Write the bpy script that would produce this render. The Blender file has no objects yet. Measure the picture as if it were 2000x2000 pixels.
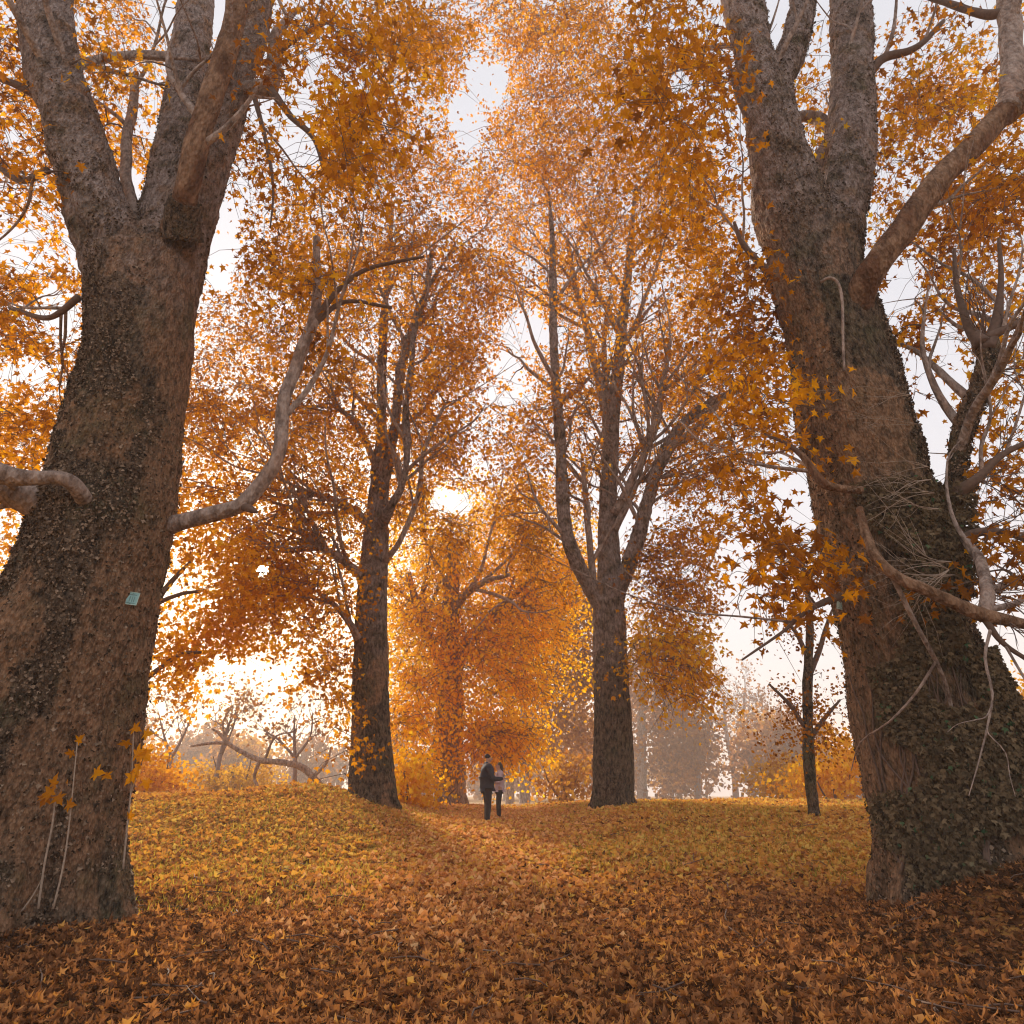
import bpy, math, random
import numpy as np
from mathutils import Vector, Matrix
from mathutils.bvhtree import BVHTree

random.seed(7)
RNG = np.random.default_rng(7)
S = bpy.context.scene
COL = S.collection

# ------------------------------------------------------------------ camera
F = 1300.0                      # focal length in pixels of a 2000 px frame
PITCH = math.radians(23.0)
CAMZ = 1.5
CP, SP = math.cos(PITCH), math.sin(PITCH)
cam = bpy.data.cameras.new('camera')
cam.sensor_width = 36.0
cam.lens = 36.0 * F / 2000.0
cam.clip_start = 0.05
cam.clip_end = 2000.0
camo = bpy.data.objects.new('camera', cam)
camo.location = (0, 0, CAMZ)
camo.rotation_euler = (math.radians(90) + PITCH, 0, 0)
COL.objects.link(camo)
S.camera = camo

# ------------------------------------------------------------------ sky and sun
_u, _v = (495 * 2000 / 1932 - 1000) / F, (1000 - 1075 * 2000 / 1932) / F      # where the photograph shows the sun
SUN_DIR = Vector((_u, CP - _v * SP, SP + _v * CP)).normalized()
SUN_EL, SUN_AZ = math.asin(SUN_DIR.z), math.atan2(SUN_DIR.x, SUN_DIR.y)        # az from +Y, negative = left
W = bpy.data.worlds.new('World')
S.world = W
W.use_nodes = True
wn, wl = W.node_tree.nodes, W.node_tree.links
wn.clear()
out = wn.new('ShaderNodeOutputWorld')
bg = wn.new('ShaderNodeBackground')
sky = wn.new('ShaderNodeTexSky')
sky.sky_type = 'NISHITA'
sky.sun_disc = False
sky.sun_elevation = SUN_EL
sky.sun_rotation = SUN_AZ
sky.air_density = 1.0
sky.dust_density = 4.0
sky.ozone_density = 1.0
veil = wn.new('ShaderNodeMix')            # thin bright overcast over the whole sky
veil.data_type = 'RGBA'
veil.inputs['Factor'].default_value = 0.82
veil.inputs['B'].default_value = (5.0, 4.95, 5.2, 1)
wl.new(sky.outputs['Color'], veil.inputs['A'])
# the sun's disc seen through the veil
tc = wn.new('ShaderNodeTexCoord')
dot = wn.new('ShaderNodeVectorMath'); dot.operation = 'DOT_PRODUCT'
nrm = wn.new('ShaderNodeVectorMath'); nrm.operation = 'NORMALIZE'
wl.new(tc.outputs['Generated'], nrm.inputs[0])
wl.new(nrm.outputs['Vector'], dot.inputs[0])
dot.inputs[1].default_value = SUN_DIR
mr = wn.new('ShaderNodeMapRange'); mr.interpolation_type = 'SMOOTHSTEP'
mr.inputs['From Min'].default_value = math.cos(math.radians(0.72))
mr.inputs['From Max'].default_value = math.cos(math.radians(0.40))
mr.inputs['To Max'].default_value = 260.0
wl.new(dot.outputs['Value'], mr.inputs['Value'])
gl = wn.new('ShaderNodeMapRange')
gl.interpolation_type = 'SMOOTHSTEP'
gl.inputs['From Min'].default_value = math.cos(math.radians(14))
gl.inputs['From Max'].default_value = 1.0
gl.inputs['To Max'].default_value = 0.7
wl.new(dot.outputs['Value'], gl.inputs['Value'])
ad = wn.new('ShaderNodeMath'); ad.operation = 'ADD'
wl.new(mr.outputs['Result'], ad.inputs[0]); wl.new(gl.outputs['Result'], ad.inputs[1])
sc_ = wn.new('ShaderNodeVectorMath'); sc_.operation = 'SCALE'
sc_.inputs[0].default_value = (1.0, 0.86, 0.6)
wl.new(ad.outputs['Value'], sc_.inputs['Scale'])
addc = wn.new('ShaderNodeVectorMath'); addc.operation = 'ADD'
wl.new(veil.outputs['Result'], addc.inputs[0]); wl.new(sc_.outputs['Vector'], addc.inputs[1])
wl.new(addc.outputs['Vector'], bg.inputs['Color'])
bg.inputs['Strength'].default_value = 0.10
wl.new(bg.outputs['Background'], out.inputs['Surface'])

sun = bpy.data.lights.new('sun', 'SUN')
sun.energy = 5.0
sun.angle = math.radians(7)
sun.color = (1.0, 0.86, 0.68)
suno = bpy.data.objects.new('sun', sun)
suno.rotation_euler = SUN_DIR.to_track_quat('Z', 'Y').to_euler()
suno.location = SUN_DIR * 60
COL.objects.link(suno)

S.view_settings.view_transform = 'Standard'
S.view_settings.look = 'None'
S.view_settings.gamma = 1.0
S.view_settings.use_curve_mapping = False
S.view_settings.exposure = 0.92
S.cycles.filter_width = 1.15
S.render.engine = 'CYCLES'
S.cycles.max_bounces = 8
S.cycles.diffuse_bounces = 4
S.cycles.glossy_bounces = 2
S.cycles.transmission_bounces = 6
S.cycles.volume_bounces = 1
S.cycles.sample_clamp_indirect = 6.0

HAZE = 0.0022

# ------------------------------------------------------------------ geometry helpers
K = 2000.0 / 1932.0             # photo measured on a 1932 px view

def P(px, py, Y):
    """world point at distance Y (metres ahead) seen at photo position px, py"""
    u = (px * K - 1000.0) / F
    v = (1000.0 - py * K) / F
    dy = CP - v * SP
    dz = SP + v * CP
    t = Y / dy
    return np.array((u * t, Y, CAMZ + dz * t))

def depth(p):
    return p[1] * CP + (p[2] - CAMZ) * SP

def RAD(rpx, p):
    return rpx * K * depth(p) / F

def project(pts):
    pts = np.asarray(pts)
    zc = pts[:, 1] * CP + (pts[:, 2] - CAMZ) * SP
    zs = np.maximum(zc, 0.05)
    px = (1000 + F * pts[:, 0] / zs) / K
    py = (1000 - F * (-pts[:, 1] * SP + (pts[:, 2] - CAMZ) * CP) / zs) / K
    return px, py, zc

def _hash(ix, iy, iz):
    h = (ix.astype(np.uint32) * np.uint32(374761393) + iy.astype(np.uint32) * np.uint32(668265263)
         + iz.astype(np.uint32) * np.uint32(2147483647 - 1274126177 % 1000003))
    h = (h ^ (h >> np.uint32(13))) * np.uint32(1274126177)
    h = h ^ (h >> np.uint32(16))
    return (h & np.uint32(0xFFFF)).astype(np.float64) / 65535.0

def noise(p):
    """value noise in -1..1 at points p (N,3)"""
    p = np.asarray(p, dtype=np.float64)
    i = np.floor(p).astype(np.int64)
    f = p - i
    f = f * f * (3 - 2 * f)
    r = 0.0
    for a in (0, 1):
        wx = f[:, 0] if a else 1 - f[:, 0]
        for b in (0, 1):
            wy = f[:, 1] if b else 1 - f[:, 1]
            for c in (0, 1):
                wz = f[:, 2] if c else 1 - f[:, 2]
                r = r + wx * wy * wz * _hash(i[:, 0] + a, i[:, 1] + b, i[:, 2] + c)
    return r * 2 - 1

def sstep(a, b, x):
    t = np.clip((x - a) / (b - a), 0, 1)
    return t * t * (3 - 2 * t)

# ------------------------------------------------------------------ terrain
def ground_z(x, y):
    x = np.asarray(x, dtype=np.float64); y = np.asarray(y, dtype=np.float64)
    path = 0.78 * sstep(7, 20, y) + 0.2 * sstep(22, 34, y) - 0.5 * sstep(38, 80, y)
    xc = -0.9 + 0.0 * y
    side = sstep(1.2, 5.0, np.abs(x - xc))
    bankL = 0.62 * sstep(11, 21, y) * (1 - sstep(25, 42, y))
    bankR = 0.34 * sstep(9, 19, y) * (1 - sstep(26, 42, y))
    z = path + side * np.where(x < xc, bankL, bankR)
    z = z + 0.30 * np.exp(-(((x + 6.0) / 2.2) ** 2 + ((y - 21.6) / 2.4) ** 2))      # mound under tree
    z = z + 0.06 * np.exp(-(((x - 3.8) / 1.8) ** 2 + ((y - 22.6) / 2.0) ** 2))
    z = z + 0.78 * np.exp(-(((x - 5.9) / 1.5) ** 2 + ((y - 7.9) / 1.1) ** 2))       # leaf pile at right
    z = z + 0.20 * np.exp(-(((x + 7.2) / 1.8) ** 2 + ((y - 8.4) / 1.3) ** 2))
    z = z + 0.16 * np.exp(-(((x - 6.8) / 1.6) ** 2 + ((y - 9.5) / 1.6) ** 2))
    q = np.stack([x.ravel() * 0.45, y.ravel() * 0.45, np.zeros(x.size)], 1)
    n = noise(q).reshape(x.shape) * 0.07 + noise(q * 3.1 + 9).reshape(x.shape) * 0.03
    return z + n

def gz(x, y):
    return float(ground_z(np.array([x]), np.array([y]))[0])

# ------------------------------------------------------------------ object helpers
def tag(o, label=None, cat=None, group=None, kind=None):
    if label: o['label'] = label
    if cat: o['category'] = cat
    if group: o['group'] = group
    if kind: o['kind'] = kind
    return o

def empty(name, loc, label, cat, group=None):
    o = bpy.data.objects.new(name, None)
    o.location = loc
    o.empty_display_size = 0.3
    COL.objects.link(o)
    return tag(o, label, cat, group)

def np_mesh(name, verts, faces, mat, smooth=True, attrs=None):
    """verts (N,3); faces (M,3) or (M,4) int array or list of such arrays"""
    verts = np.asarray(verts, dtype=np.float32)
    if not isinstance(faces, (list, tuple)):
        faces = [faces]
    faces = [np.asarray(f, dtype=np.int32) for f in faces if len(f)]
    me = bpy.data.meshes.new(name)
    me.vertices.add(len(verts))
    me.vertices.foreach_set('co', verts.ravel())
    nl = sum(f.size for f in faces); nf = sum(len(f) for f in faces)
    me.loops.add(nl)
    me.polygons.add(nf)
    me.loops.foreach_set('vertex_index', np.concatenate([f.ravel() for f in faces]))
    starts, tot = [], 0
    for f in faces:
        k = f.shape[1]
        starts.append(tot + np.arange(len(f)) * k)
        tot += f.size
    me.polygons.foreach_set('loop_start', np.concatenate(starts).astype(np.int32))
    me.polygons.foreach_set('use_smooth', np.full(nf, smooth, dtype=bool))
    if mat: me.materials.append(mat)
    for k, v in (attrs or {}).items():
        a = me.attributes.new(k, 'FLOAT', 'POINT')
        a.data.foreach_set('value', np.asarray(v, dtype=np.float32))
    me.update(calc_edges=True)
    me.validate()
    return me

def link(name, me, parent=None):
    o = bpy.data.objects.new(name, me)
    COL.objects.link(o)
    if parent: o.parent = parent
    return o

def catmull(pts, rad, n=6):
    pts = np.asarray(pts, float); rad = np.asarray(rad, float)
    if len(pts) < 3:
        t = np.linspace(0, 1, n + 1)[:, None]
        return pts[0] * (1 - t) + pts[-1] * t, rad[0] * (1 - t[:, 0]) + rad[-1] * t[:, 0]
    q = np.vstack([2 * pts[0] - pts[1], pts, 2 * pts[-1] - pts[-2]])
    o, r = [], []
    for i in range(len(pts) - 1):
        a, b, c, d = q[i], q[i + 1], q[i + 2], q[i + 3]
        for k in range(n):
            t = k / n
            o.append(0.5 * (2 * b + (c - a) * t + (2 * a - 5 * b + 4 * c - d) * t * t + (3 * b - a - 3 * c + d) * t ** 3))
            r.append(rad[i] * (1 - t) + rad[i + 1] * t)
    o.append(pts[-1]); r.append(rad[-1])
    return np.array(o), np.array(r)

def tube(pts, rad, sides=8, cap=True, bump=0.0, seed=0.0):
    """swept tube -> verts, tri faces"""
    pts = np.asarray(pts, float)
    n = len(pts)
    tan = np.gradient(pts, axis=0)
    tan /= np.linalg.norm(tan, axis=1)[:, None] + 1e-9
    ref = np.array((1.0, 0, 0)) if abs(tan[0][0]) < 0.8 else np.array((0, 1.0, 0))
    U = []
    u = ref - tan[0] * ref.dot(tan[0]); u /= np.linalg.norm(u)
    for i in range(n):
        u = u - tan[i] * u.dot(tan[i]); u /= np.linalg.norm(u) + 1e-9
        U.append(u)
    U = np.array(U); V = np.cross(tan, U)
    a = np.arange(sides) * 2 * math.pi / sides
    rr = np.asarray(rad)[:, None] * np.ones(sides)
    ring = pts[:, None, :] + rr[:, :, None] * (np.cos(a)[None, :, None] * U[:, None, :] + np.sin(a)[None, :, None] * V[:, None, :])
    v = ring.reshape(-1, 3)
    if bump:
        d = v - np.repeat(pts, sides, axis=0)
        k = 1 + bump * noise(v * (1.2 / max(np.mean(rad), 0.01)) * 0.5 + seed)
        v = np.repeat(pts, sides, axis=0) + d * k[:, None]
    i = np.arange(n - 1)[:, None] * sides; j = np.arange(sides)[None, :]; j2 = (j + 1) % sides
    A, B, C_, D = (i + j).ravel(), (i + j2).ravel(), (i + sides + j2).ravel(), (i + sides + j).ravel()
    f = np.concatenate([np.stack([A, B, C_], 1), np.stack([A, C_, D], 1)])
    if cap:
        v = np.vstack([v, pts[0], pts[-1]])
        c0, c1 = n * sides, n * sides + 1
        jj = np.arange(sides); jn = (jj + 1) % sides
        f = np.concatenate([f, np.stack([np.full(sides, c0), jn, jj], 1),
                            np.stack([np.full(sides, c1), (n - 1) * sides + jj, (n - 1) * sides + jn], 1)])
    return v, f

class Mb:
    def __init__(s): s.v, s.f, s.n, s.a = [], [], 0, []
    def add(s, v, f, a=0.0):
        s.v.append(np.asarray(v, float)); s.f.append(np.asarray(f) + s.n); s.n += len(v)
        s.a.append(np.full(len(v), a) if np.isscalar(a) else np.asarray(a))
    def mesh(s, name, mat, origin=(0, 0, 0), smooth=True):
        return np_mesh(name, np.vstack(s.v) - np.asarray(origin), np.concatenate(s.f), mat, smooth, {'tint': np.concatenate(s.a)})

# ------------------------------------------------------------------ materials
def mat(name):
    m = bpy.data.materials.new(name)
    m.use_nodes = True
    m.node_tree.nodes.clear()
    return m, m.node_tree.nodes, m.node_tree.links

def ramp(n, stops):
    r = n.new('ShaderNodeValToRGB')
    e = r.color_ramp.elements
    while len(e) < len(stops): e.new(0.5)
    for el, (p, c) in zip(e, stops):
        el.position = p; el.color = (*c, 1)
    return r

def leaf_mat(name, stops, trans=0.5, noise_amt=0.25):
    m, n, l = mat(name)
    o = n.new('ShaderNodeOutputMaterial')
    at = n.new('ShaderNodeAttribute'); at.attribute_name = 'tint'
    rp = ramp(n, stops)
    nz = n.new('ShaderNodeTexNoise'); nz.inputs['Scale'].default_value = 14.0; nz.inputs['Detail'].default_value = 2
    geo = n.new('ShaderNodeNewGeometry')
    l.new(geo.outputs['Position'], nz.inputs['Vector'])
    ma = n.new('ShaderNodeMath'); ma.operation = 'MULTIPLY_ADD'
    ma.inputs[1].default_value = noise_amt; ma.inputs[2].default_value = -noise_amt * 0.5
    l.new(nz.outputs['Fac'], ma.inputs[0])
    ad = n.new('ShaderNodeMath'); ad.operation = 'ADD'
    l.new(at.outputs['Fac'], ad.inputs[0]); l.new(ma.outputs['Value'], ad.inputs[1])
    l.new(ad.outputs['Value'], rp.inputs['Fac'])
    d = n.new('ShaderNodeBsdfDiffuse'); t = n.new('ShaderNodeBsdfTranslucent'); mx = n.new('ShaderNodeMixShader')
    l.new(rp.outputs['Color'], d.inputs['Color'])
    hs = n.new('ShaderNodeHueSaturation'); hs.inputs['Saturation'].default_value = 1.12; hs.inputs['Value'].default_value = 1.25
    l.new(rp.outputs['Color'], hs.inputs['Color']); l.new(hs.outputs['Color'], t.inputs['Color'])
    mx.inputs['Fac'].default_value = trans
    l.new(d.outputs['BSDF'], mx.inputs[1]); l.new(t.outputs['BSDF'], mx.inputs[2])
    l.new(mx.outputs['Shader'], o.inputs['Surface'])
    return m

def bark_mat(name, c_dark, c_mid, c_light, scale=6.0, bump=0.35, patch=0.5, bare=False):
    m, n, l = mat(name)
    o = n.new('ShaderNodeOutputMaterial')
    b = n.new('ShaderNodeBsdfPrincipled'); b.inputs['Roughness'].default_value = 0.9
    b.inputs['Specular IOR Level'].default_value = 0.2
    geo = n.new('ShaderNodeNewGeometry')
    mp = n.new('ShaderNodeMapping'); mp.inputs['Scale'].default_value = (1, 1, 0.45)
    l.new(geo.outputs['Position'], mp.inputs['Vector'])
    n1 = n.new('ShaderNodeTexNoise'); n1.inputs['Scale'].default_value = scale; n1.inputs['Detail'].default_value = 8; n1.inputs['Roughness'].default_value = 0.7
    n2 = n.new('ShaderNodeTexNoise'); n2.inputs['Scale'].default_value = scale * 0.22; n2.inputs['Detail'].default_value = 4; n2.inputs['Distortion'].default_value = 0.6
    vo = n.new('ShaderNodeTexVoronoi'); vo.inputs['Scale'].default_value = scale * 2.4; vo.feature = 'F1'
    for q in (n1, n2, vo): l.new(mp.outputs['Vector'], q.inputs['Vector'])
    r1 = ramp(n, [(0.38, c_dark), (0.60, c_mid)])
    l.new(n1.outputs['Fac'], r1.inputs['Fac'])
    r2 = ramp(n, [(patch - 0.02, (0, 0, 0)), (patch + 0.08, (1, 1, 1))])
    l.new(n2.outputs['Fac'], r2.inputs['Fac'])
    mx = n.new('ShaderNodeMix'); mx.data_type = 'RGBA'
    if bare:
        at = n.new('ShaderNodeAttribute'); at.attribute_name = 'bare'  # mask of painted edge light and of crust-free bark patches
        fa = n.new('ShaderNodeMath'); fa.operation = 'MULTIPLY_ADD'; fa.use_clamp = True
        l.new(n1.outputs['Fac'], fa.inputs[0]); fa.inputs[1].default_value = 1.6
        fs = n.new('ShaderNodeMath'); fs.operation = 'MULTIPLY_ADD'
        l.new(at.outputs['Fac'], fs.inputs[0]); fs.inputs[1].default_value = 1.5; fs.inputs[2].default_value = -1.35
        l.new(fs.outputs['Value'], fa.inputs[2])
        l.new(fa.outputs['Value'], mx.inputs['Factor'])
    else:
        l.new(r2.outputs['Color'], mx.inputs['Factor'])
    l.new(r1.outputs['Color'], mx.inputs['A'])
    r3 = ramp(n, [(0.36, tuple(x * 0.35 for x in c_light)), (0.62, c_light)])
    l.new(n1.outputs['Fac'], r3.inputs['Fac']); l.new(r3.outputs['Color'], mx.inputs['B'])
    col = mx
    if bare:
        m2 = n.new('ShaderNodeTexNoise'); m2.inputs['Scale'].default_value = 1.1; m2.inputs['Detail'].default_value = 7; m2.inputs['Roughness'].default_value = 0.65
        l.new(geo.outputs['Position'], m2.inputs['Vector'])
        rm = ramp(n, [(0.52, (0, 0, 0)), (0.66, (0.75, 0.75, 0.75))]); l.new(m2.outputs['Fac'], rm.inputs['Fac'])
        mm = n.new('ShaderNodeMix'); mm.data_type = 'RGBA'
        l.new(rm.outputs['Color'], mm.inputs['Factor']); l.new(col.outputs['Result'], mm.inputs['A'])
        rmc = ramp(n, [(0.38, (0.035, 0.032, 0.014)), (0.62, (0.16, 0.145, 0.07))]); l.new(n1.outputs['Fac'], rmc.inputs['Fac']); l.new(rmc.outputs['Color'], mm.inputs['B'])
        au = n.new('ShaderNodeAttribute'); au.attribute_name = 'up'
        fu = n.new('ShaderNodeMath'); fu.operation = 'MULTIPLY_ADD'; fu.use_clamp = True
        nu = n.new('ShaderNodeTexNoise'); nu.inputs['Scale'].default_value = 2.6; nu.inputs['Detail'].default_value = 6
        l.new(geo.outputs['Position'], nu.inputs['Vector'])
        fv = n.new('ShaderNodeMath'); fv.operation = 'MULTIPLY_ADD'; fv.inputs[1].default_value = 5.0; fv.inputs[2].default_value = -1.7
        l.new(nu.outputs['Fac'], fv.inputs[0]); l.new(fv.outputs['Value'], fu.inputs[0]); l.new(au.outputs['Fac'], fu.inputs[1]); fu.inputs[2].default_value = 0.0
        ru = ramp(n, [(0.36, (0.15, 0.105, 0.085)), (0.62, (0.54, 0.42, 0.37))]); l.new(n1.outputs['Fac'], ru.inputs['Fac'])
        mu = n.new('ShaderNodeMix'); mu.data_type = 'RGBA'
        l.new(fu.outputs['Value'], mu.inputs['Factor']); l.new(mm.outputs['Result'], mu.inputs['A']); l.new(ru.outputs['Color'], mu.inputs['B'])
        col = mu
    l.new(col.outputs['Result'], b.inputs['Base Color'])
    h = n.new('ShaderNodeMath'); h.operation = 'ADD'
    l.new(n1.outputs['Fac'], h.inputs[0]); l.new(vo.outputs['Distance'], h.inputs[1])
    bp = n.new('ShaderNodeBump'); bp.inputs['Strength'].default_value = bump; bp.inputs['Distance'].default_value = 0.09
    l.new(h.outputs['Value'], bp.inputs['Height']); l.new(bp.outputs['Normal'], b.inputs['Normal'])
    l.new(b.outputs['BSDF'], o.inputs['Surface'])
    return m

def plain(name, c, rough=0.7, var=0.25, scale=20.0):
    m, n, l = mat(name)
    o = n.new('ShaderNodeOutputMaterial')
    b = n.new('ShaderNodeBsdfPrincipled'); b.inputs['Roughness'].default_value = rough
    nz = n.new('ShaderNodeTexNoise'); nz.inputs['Scale'].default_value = scale; nz.inputs['Detail'].default_value = 5
    geo = n.new('ShaderNodeNewGeometry'); l.new(geo.outputs['Position'], nz.inputs['Vector'])
    r = ramp(n, [(0.3, tuple(x * (1 - var) for x in c)), (0.7, tuple(min(1, x * (1 + var)) for x in c))])
    l.new(nz.outputs['Fac'], r.inputs['Fac']); l.new(r.outputs['Color'], b.inputs['Base Color'])
    l.new(b.outputs['BSDF'], o.inputs['Surface'])
    return m

AUT = [(0.0, (0.17, 0.062, 0.018)), (0.3, (0.42, 0.158, 0.016)), (0.55, (0.64, 0.27, 0.012)), (0.8, (0.76, 0.385, 0.018)), (1.0, (0.76, 0.48, 0.04))]
M_LEAF = leaf_mat('autumn_leaf', AUT, 0.5)
M_GOLD = leaf_mat('golden_leaf', [(0.0, (0.56, 0.24, 0.022)), (0.4, (0.84, 0.41, 0.025)), (0.75, (0.88, 0.50, 0.04)), (1.0, (0.88, 0.60, 0.08))], 0.62)
M_FALLEN = leaf_mat('fallen_leaf', [(0.0, (0.05, 0.024, 0.013)), (0.2, (0.22, 0.095, 0.04)), (0.4, (0.50, 0.23, 0.09)), (0.55, (0.62, 0.30, 0.095)), (0.75, (0.72, 0.38, 0.10)), (1.0, (0.74, 0.52, 0.14))], 0.25, 0.3)
M_PATH = leaf_mat('path_leaf', [(0.0, (0.42, 0.18, 0.07)), (0.5, (0.76, 0.36, 0.14)), (1.0, (0.84, 0.52, 0.24))], 0.25)
M_IVY = leaf_mat('ivy_leaf', [(0.0, (0.06, 0.045, 0.028)), (0.4, (0.15, 0.105, 0.06)), (0.85, (0.26, 0.19, 0.11)), (1.0, (0.06, 0.15, 0.07))], 0.15)
M_SCALE = leaf_mat('bark_scale', [(0.0, (0.03, 0.018, 0.011)), (0.5, (0.13, 0.085, 0.055)), (1.0, (0.36, 0.26, 0.18))], 0.0)
M_HAZEY = leaf_mat('hazy_leaf', [(0.0, (0.16, 0.08, 0.05)), (0.5, (0.36, 0.17, 0.06)), (1.0, (0.55, 0.33, 0.07))], 0.5)
M_GRASS = leaf_mat('dry_grass', [(0.0, (0.24, 0.20, 0.04)), (1.0, (0.52, 0.43, 0.09))], 0.4)
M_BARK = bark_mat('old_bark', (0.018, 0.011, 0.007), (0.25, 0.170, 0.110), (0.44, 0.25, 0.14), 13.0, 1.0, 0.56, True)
M_BARK2 = bark_mat('grey_bark', (0.17, 0.12, 0.095), (0.47, 0.36, 0.30), (0.48, 0.32, 0.24), 8.0, 0.6, 0.55)
M_PALE = bark_mat('smooth_bark', (0.13, 0.066, 0.034), (0.36, 0.215, 0.13), (0.22, 0.105, 0.055), 9.0, 0.7, 0.50)
M_TWIG = plain('twig_bark', (0.14, 0.085, 0.06), 0.9)
M_PTWIG = plain('pale_twig_bark', (0.36, 0.27, 0.20), 0.9)

# ------------------------------------------------------------------ leaves
def fan(outline, centre, fold=0.18, droop=0.25, curl=0.0):
    o = np.array(outline, float)
    v = np.vstack([[centre], o])
    z = fold * np.abs(v[:, 0]) - droop * (v[:, 1] - 0.3) ** 2 + curl * (np.abs(v[:, 0]) ** 2 + 0.6 * (v[:, 1] - 0.4) ** 2)
    n = len(o)
    f = np.stack([np.zeros(n, int), 1 + np.arange(n), 1 + (np.arange(n) + 1) % n], 1)
    return np.column_stack([v, z]), f

def mirror(h):
    return h + [(-x, y) for x, y in reversed(h[1:-1])]
STAR = mirror([(0, 0.06), (0.36, -0.04), (0.24, 0.20), (0.60, 0.46), (0.20, 0.50), (0.0, 1.0)])
STAR_FINE = mirror([(0, 0.08), (0.14, 0.0), (0.40, -0.06), (0.34, 0.10), (0.22, 0.20), (0.42, 0.26), (0.64, 0.48), (0.42, 0.48), (0.20, 0.48), (0.24, 0.66), (0.10, 0.80), (0.0, 1.04)])
KITE = mirror([(0, 0.0), (0.46, 0.42), (0.0, 1.0)])
TRI3 = mirror([(0, 0.0), (0.34, 0.1), (0.5, 0.5), (0.16, 0.5), (0.0, 1.0)])
def with_stalk(t):
    v, f = t
    k = len(v)
    v = np.vstack([v, [(-0.012, 0.08, 0.0), (0.012, 0.08, 0.0), (0.0, -0.42, -0.06)]])
    return v, np.vstack([f, [(k, k + 1, k + 2)]])
T_FINE = [with_stalk(fan(STAR_FINE, (0, 0.3), a, b, c)) for a, b, c in ((0.2, 0.25, 0.0), (0.05, 0.4, 0.1), (0.35, 0.15, -0.1))]
T_STAR = [fan(STAR, (0, 0.3), a, b, c) for a, b, c in ((0.2, 0.25, 0.0), (0.0, 0.45, 0.15), (0.4, 0.1, -0.1))]
_lr = np.random.default_rng(3)
def dry(outline):
    o = np.array(outline, float)
    o = o * (0.75 + 0.4 * _lr.random(o.shape)) + _lr.normal(size=o.shape) * 0.05
    v, f = fan([tuple(q) for q in o], (0, 0.3), _lr.uniform(-0.5, 0.9), _lr.uniform(-0.5, 0.7), _lr.uniform(-0.1, 0.9))
    v[:, 0] *= _lr.uniform(0.45, 1.0)                     # rolled and folded leaves
    v[:, 2] += _lr.normal(size=len(v)) * 0.06
    return v, f
T_LITTER = [dry(STAR) for _ in range(9)] + [dry(TRI3) for _ in range(5)]
T_LITTER_F = [with_stalk(dry(STAR_FINE)) for _ in range(8)]
T_KITE = [fan(KITE, (0.0, 0.45), 0.25, 0.2, 0.0)]
def quadkite(fold):
    v = np.array([(0, 0, 0), (0.46, 0.42, fold), (0, 1.0, -0.05), (-0.46, 0.42, fold)], float)
    return v, np.array([(0, 1, 2), (0, 2, 3)])
T_SMALL = [fan(TRI3, (0, 0.35), a, b, 0.0) for a, b in ((0.2, 0.25), (0.0, 0.5))]
T_FAR = [quadkite(0.15), quadkite(-0.1)]

def basis(tip, nrm):
    """rotation matrices (N,3,3) whose columns are x, tip, normal"""
    tip = tip / (np.linalg.norm(tip, axis=1)[:, None] + 1e-9)
    x = np.cross(tip, nrm); x /= np.linalg.norm(x, axis=1)[:, None] + 1e-9
    z = np.cross(x, tip)
    return np.stack([x, tip, z], axis=2)

class Leaves:
    def __init__(s): s.p, s.r, s.s, s.t = [], [], [], []
    def add(s, p, r, sz, t):
        s.p.append(p); s.r.append(r); s.s.append(sz); s.t.append(t)
    def arrays(s):
        return np.vstack(s.p), np.concatenate(s.r), np.concatenate(s.s), np.clip(np.concatenate(s.t), 0.02, 0.98)

def leaf_mesh(name, arr, temps, mtl, origin=(0, 0, 0)):
    p, r, sz, t = arr
    n = len(p)
    which = RNG.integers(0, len(temps), n)
    V, Fc, A, base = [], [], [], 0
    for k, (tv, tf) in enumerate(temps):
        ix = np.nonzero(which == k)[0]
        if not len(ix): continue
        w = np.einsum('nij,vj->nvi', r[ix], tv) * sz[ix][:, None, None] + (p[ix] - np.asarray(origin))[:, None, :]
        V.append(w.reshape(-1, 3))
        Fc.append((tf[None] + (np.arange(len(ix)) * len(tv))[:, None, None]).reshape(-1, 3) + base)
        A.append(np.repeat(t[ix], len(tv)))
        base += len(ix) * len(tv)
    return np_mesh(name, np.vstack(V), np.concatenate(Fc), mtl, False, {'tint': np.concatenate(A)})

_single = {}
def single_mesh(temps, mtl, k, q):
    key = (id(temps), mtl.name, k, q)
    if key not in _single:
        v, f = temps[k]
        _single[key] = np_mesh('leaf', v, f, mtl, False, {'tint': np.full(len(v), 0.06 + 0.11 * q)})
    return _single[key]

def pick_largest(arr, n, score=None):
    p, r, sz, t = arr
    px, py, zc = project(p)
    ins = (px > 0) & (px < 1932) & (py > 0) & (py < 1932) & (zc > 0.3)
    sc = np.where(ins, sz / np.maximum(zc, 0.3), 0)
    ix = np.argsort(-sc)[:n]
    ix = ix[sc[ix] > 0]
    rest = np.ones(len(p), bool); rest[ix] = False
    return tuple(a[ix] for a in arr), tuple(a[rest] for a in arr)

def leaf_objects(name, arr, temps, mtl, parent):
    p, r, sz, t = arr
    org = np.array(parent.location)
    for i in range(len(p)):
        me = single_mesh(temps, mtl, i % len(temps), int(t[i] * 8.99))
        o = bpy.data.objects.new(name, me)
        M = np.eye(4); M[:3, :3] = r[i] * sz[i]; M[:3, 3] = p[i] - org
        o.parent = parent
        o.matrix_local = Matrix(M.tolist())
        COL.objects.link(o)

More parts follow.
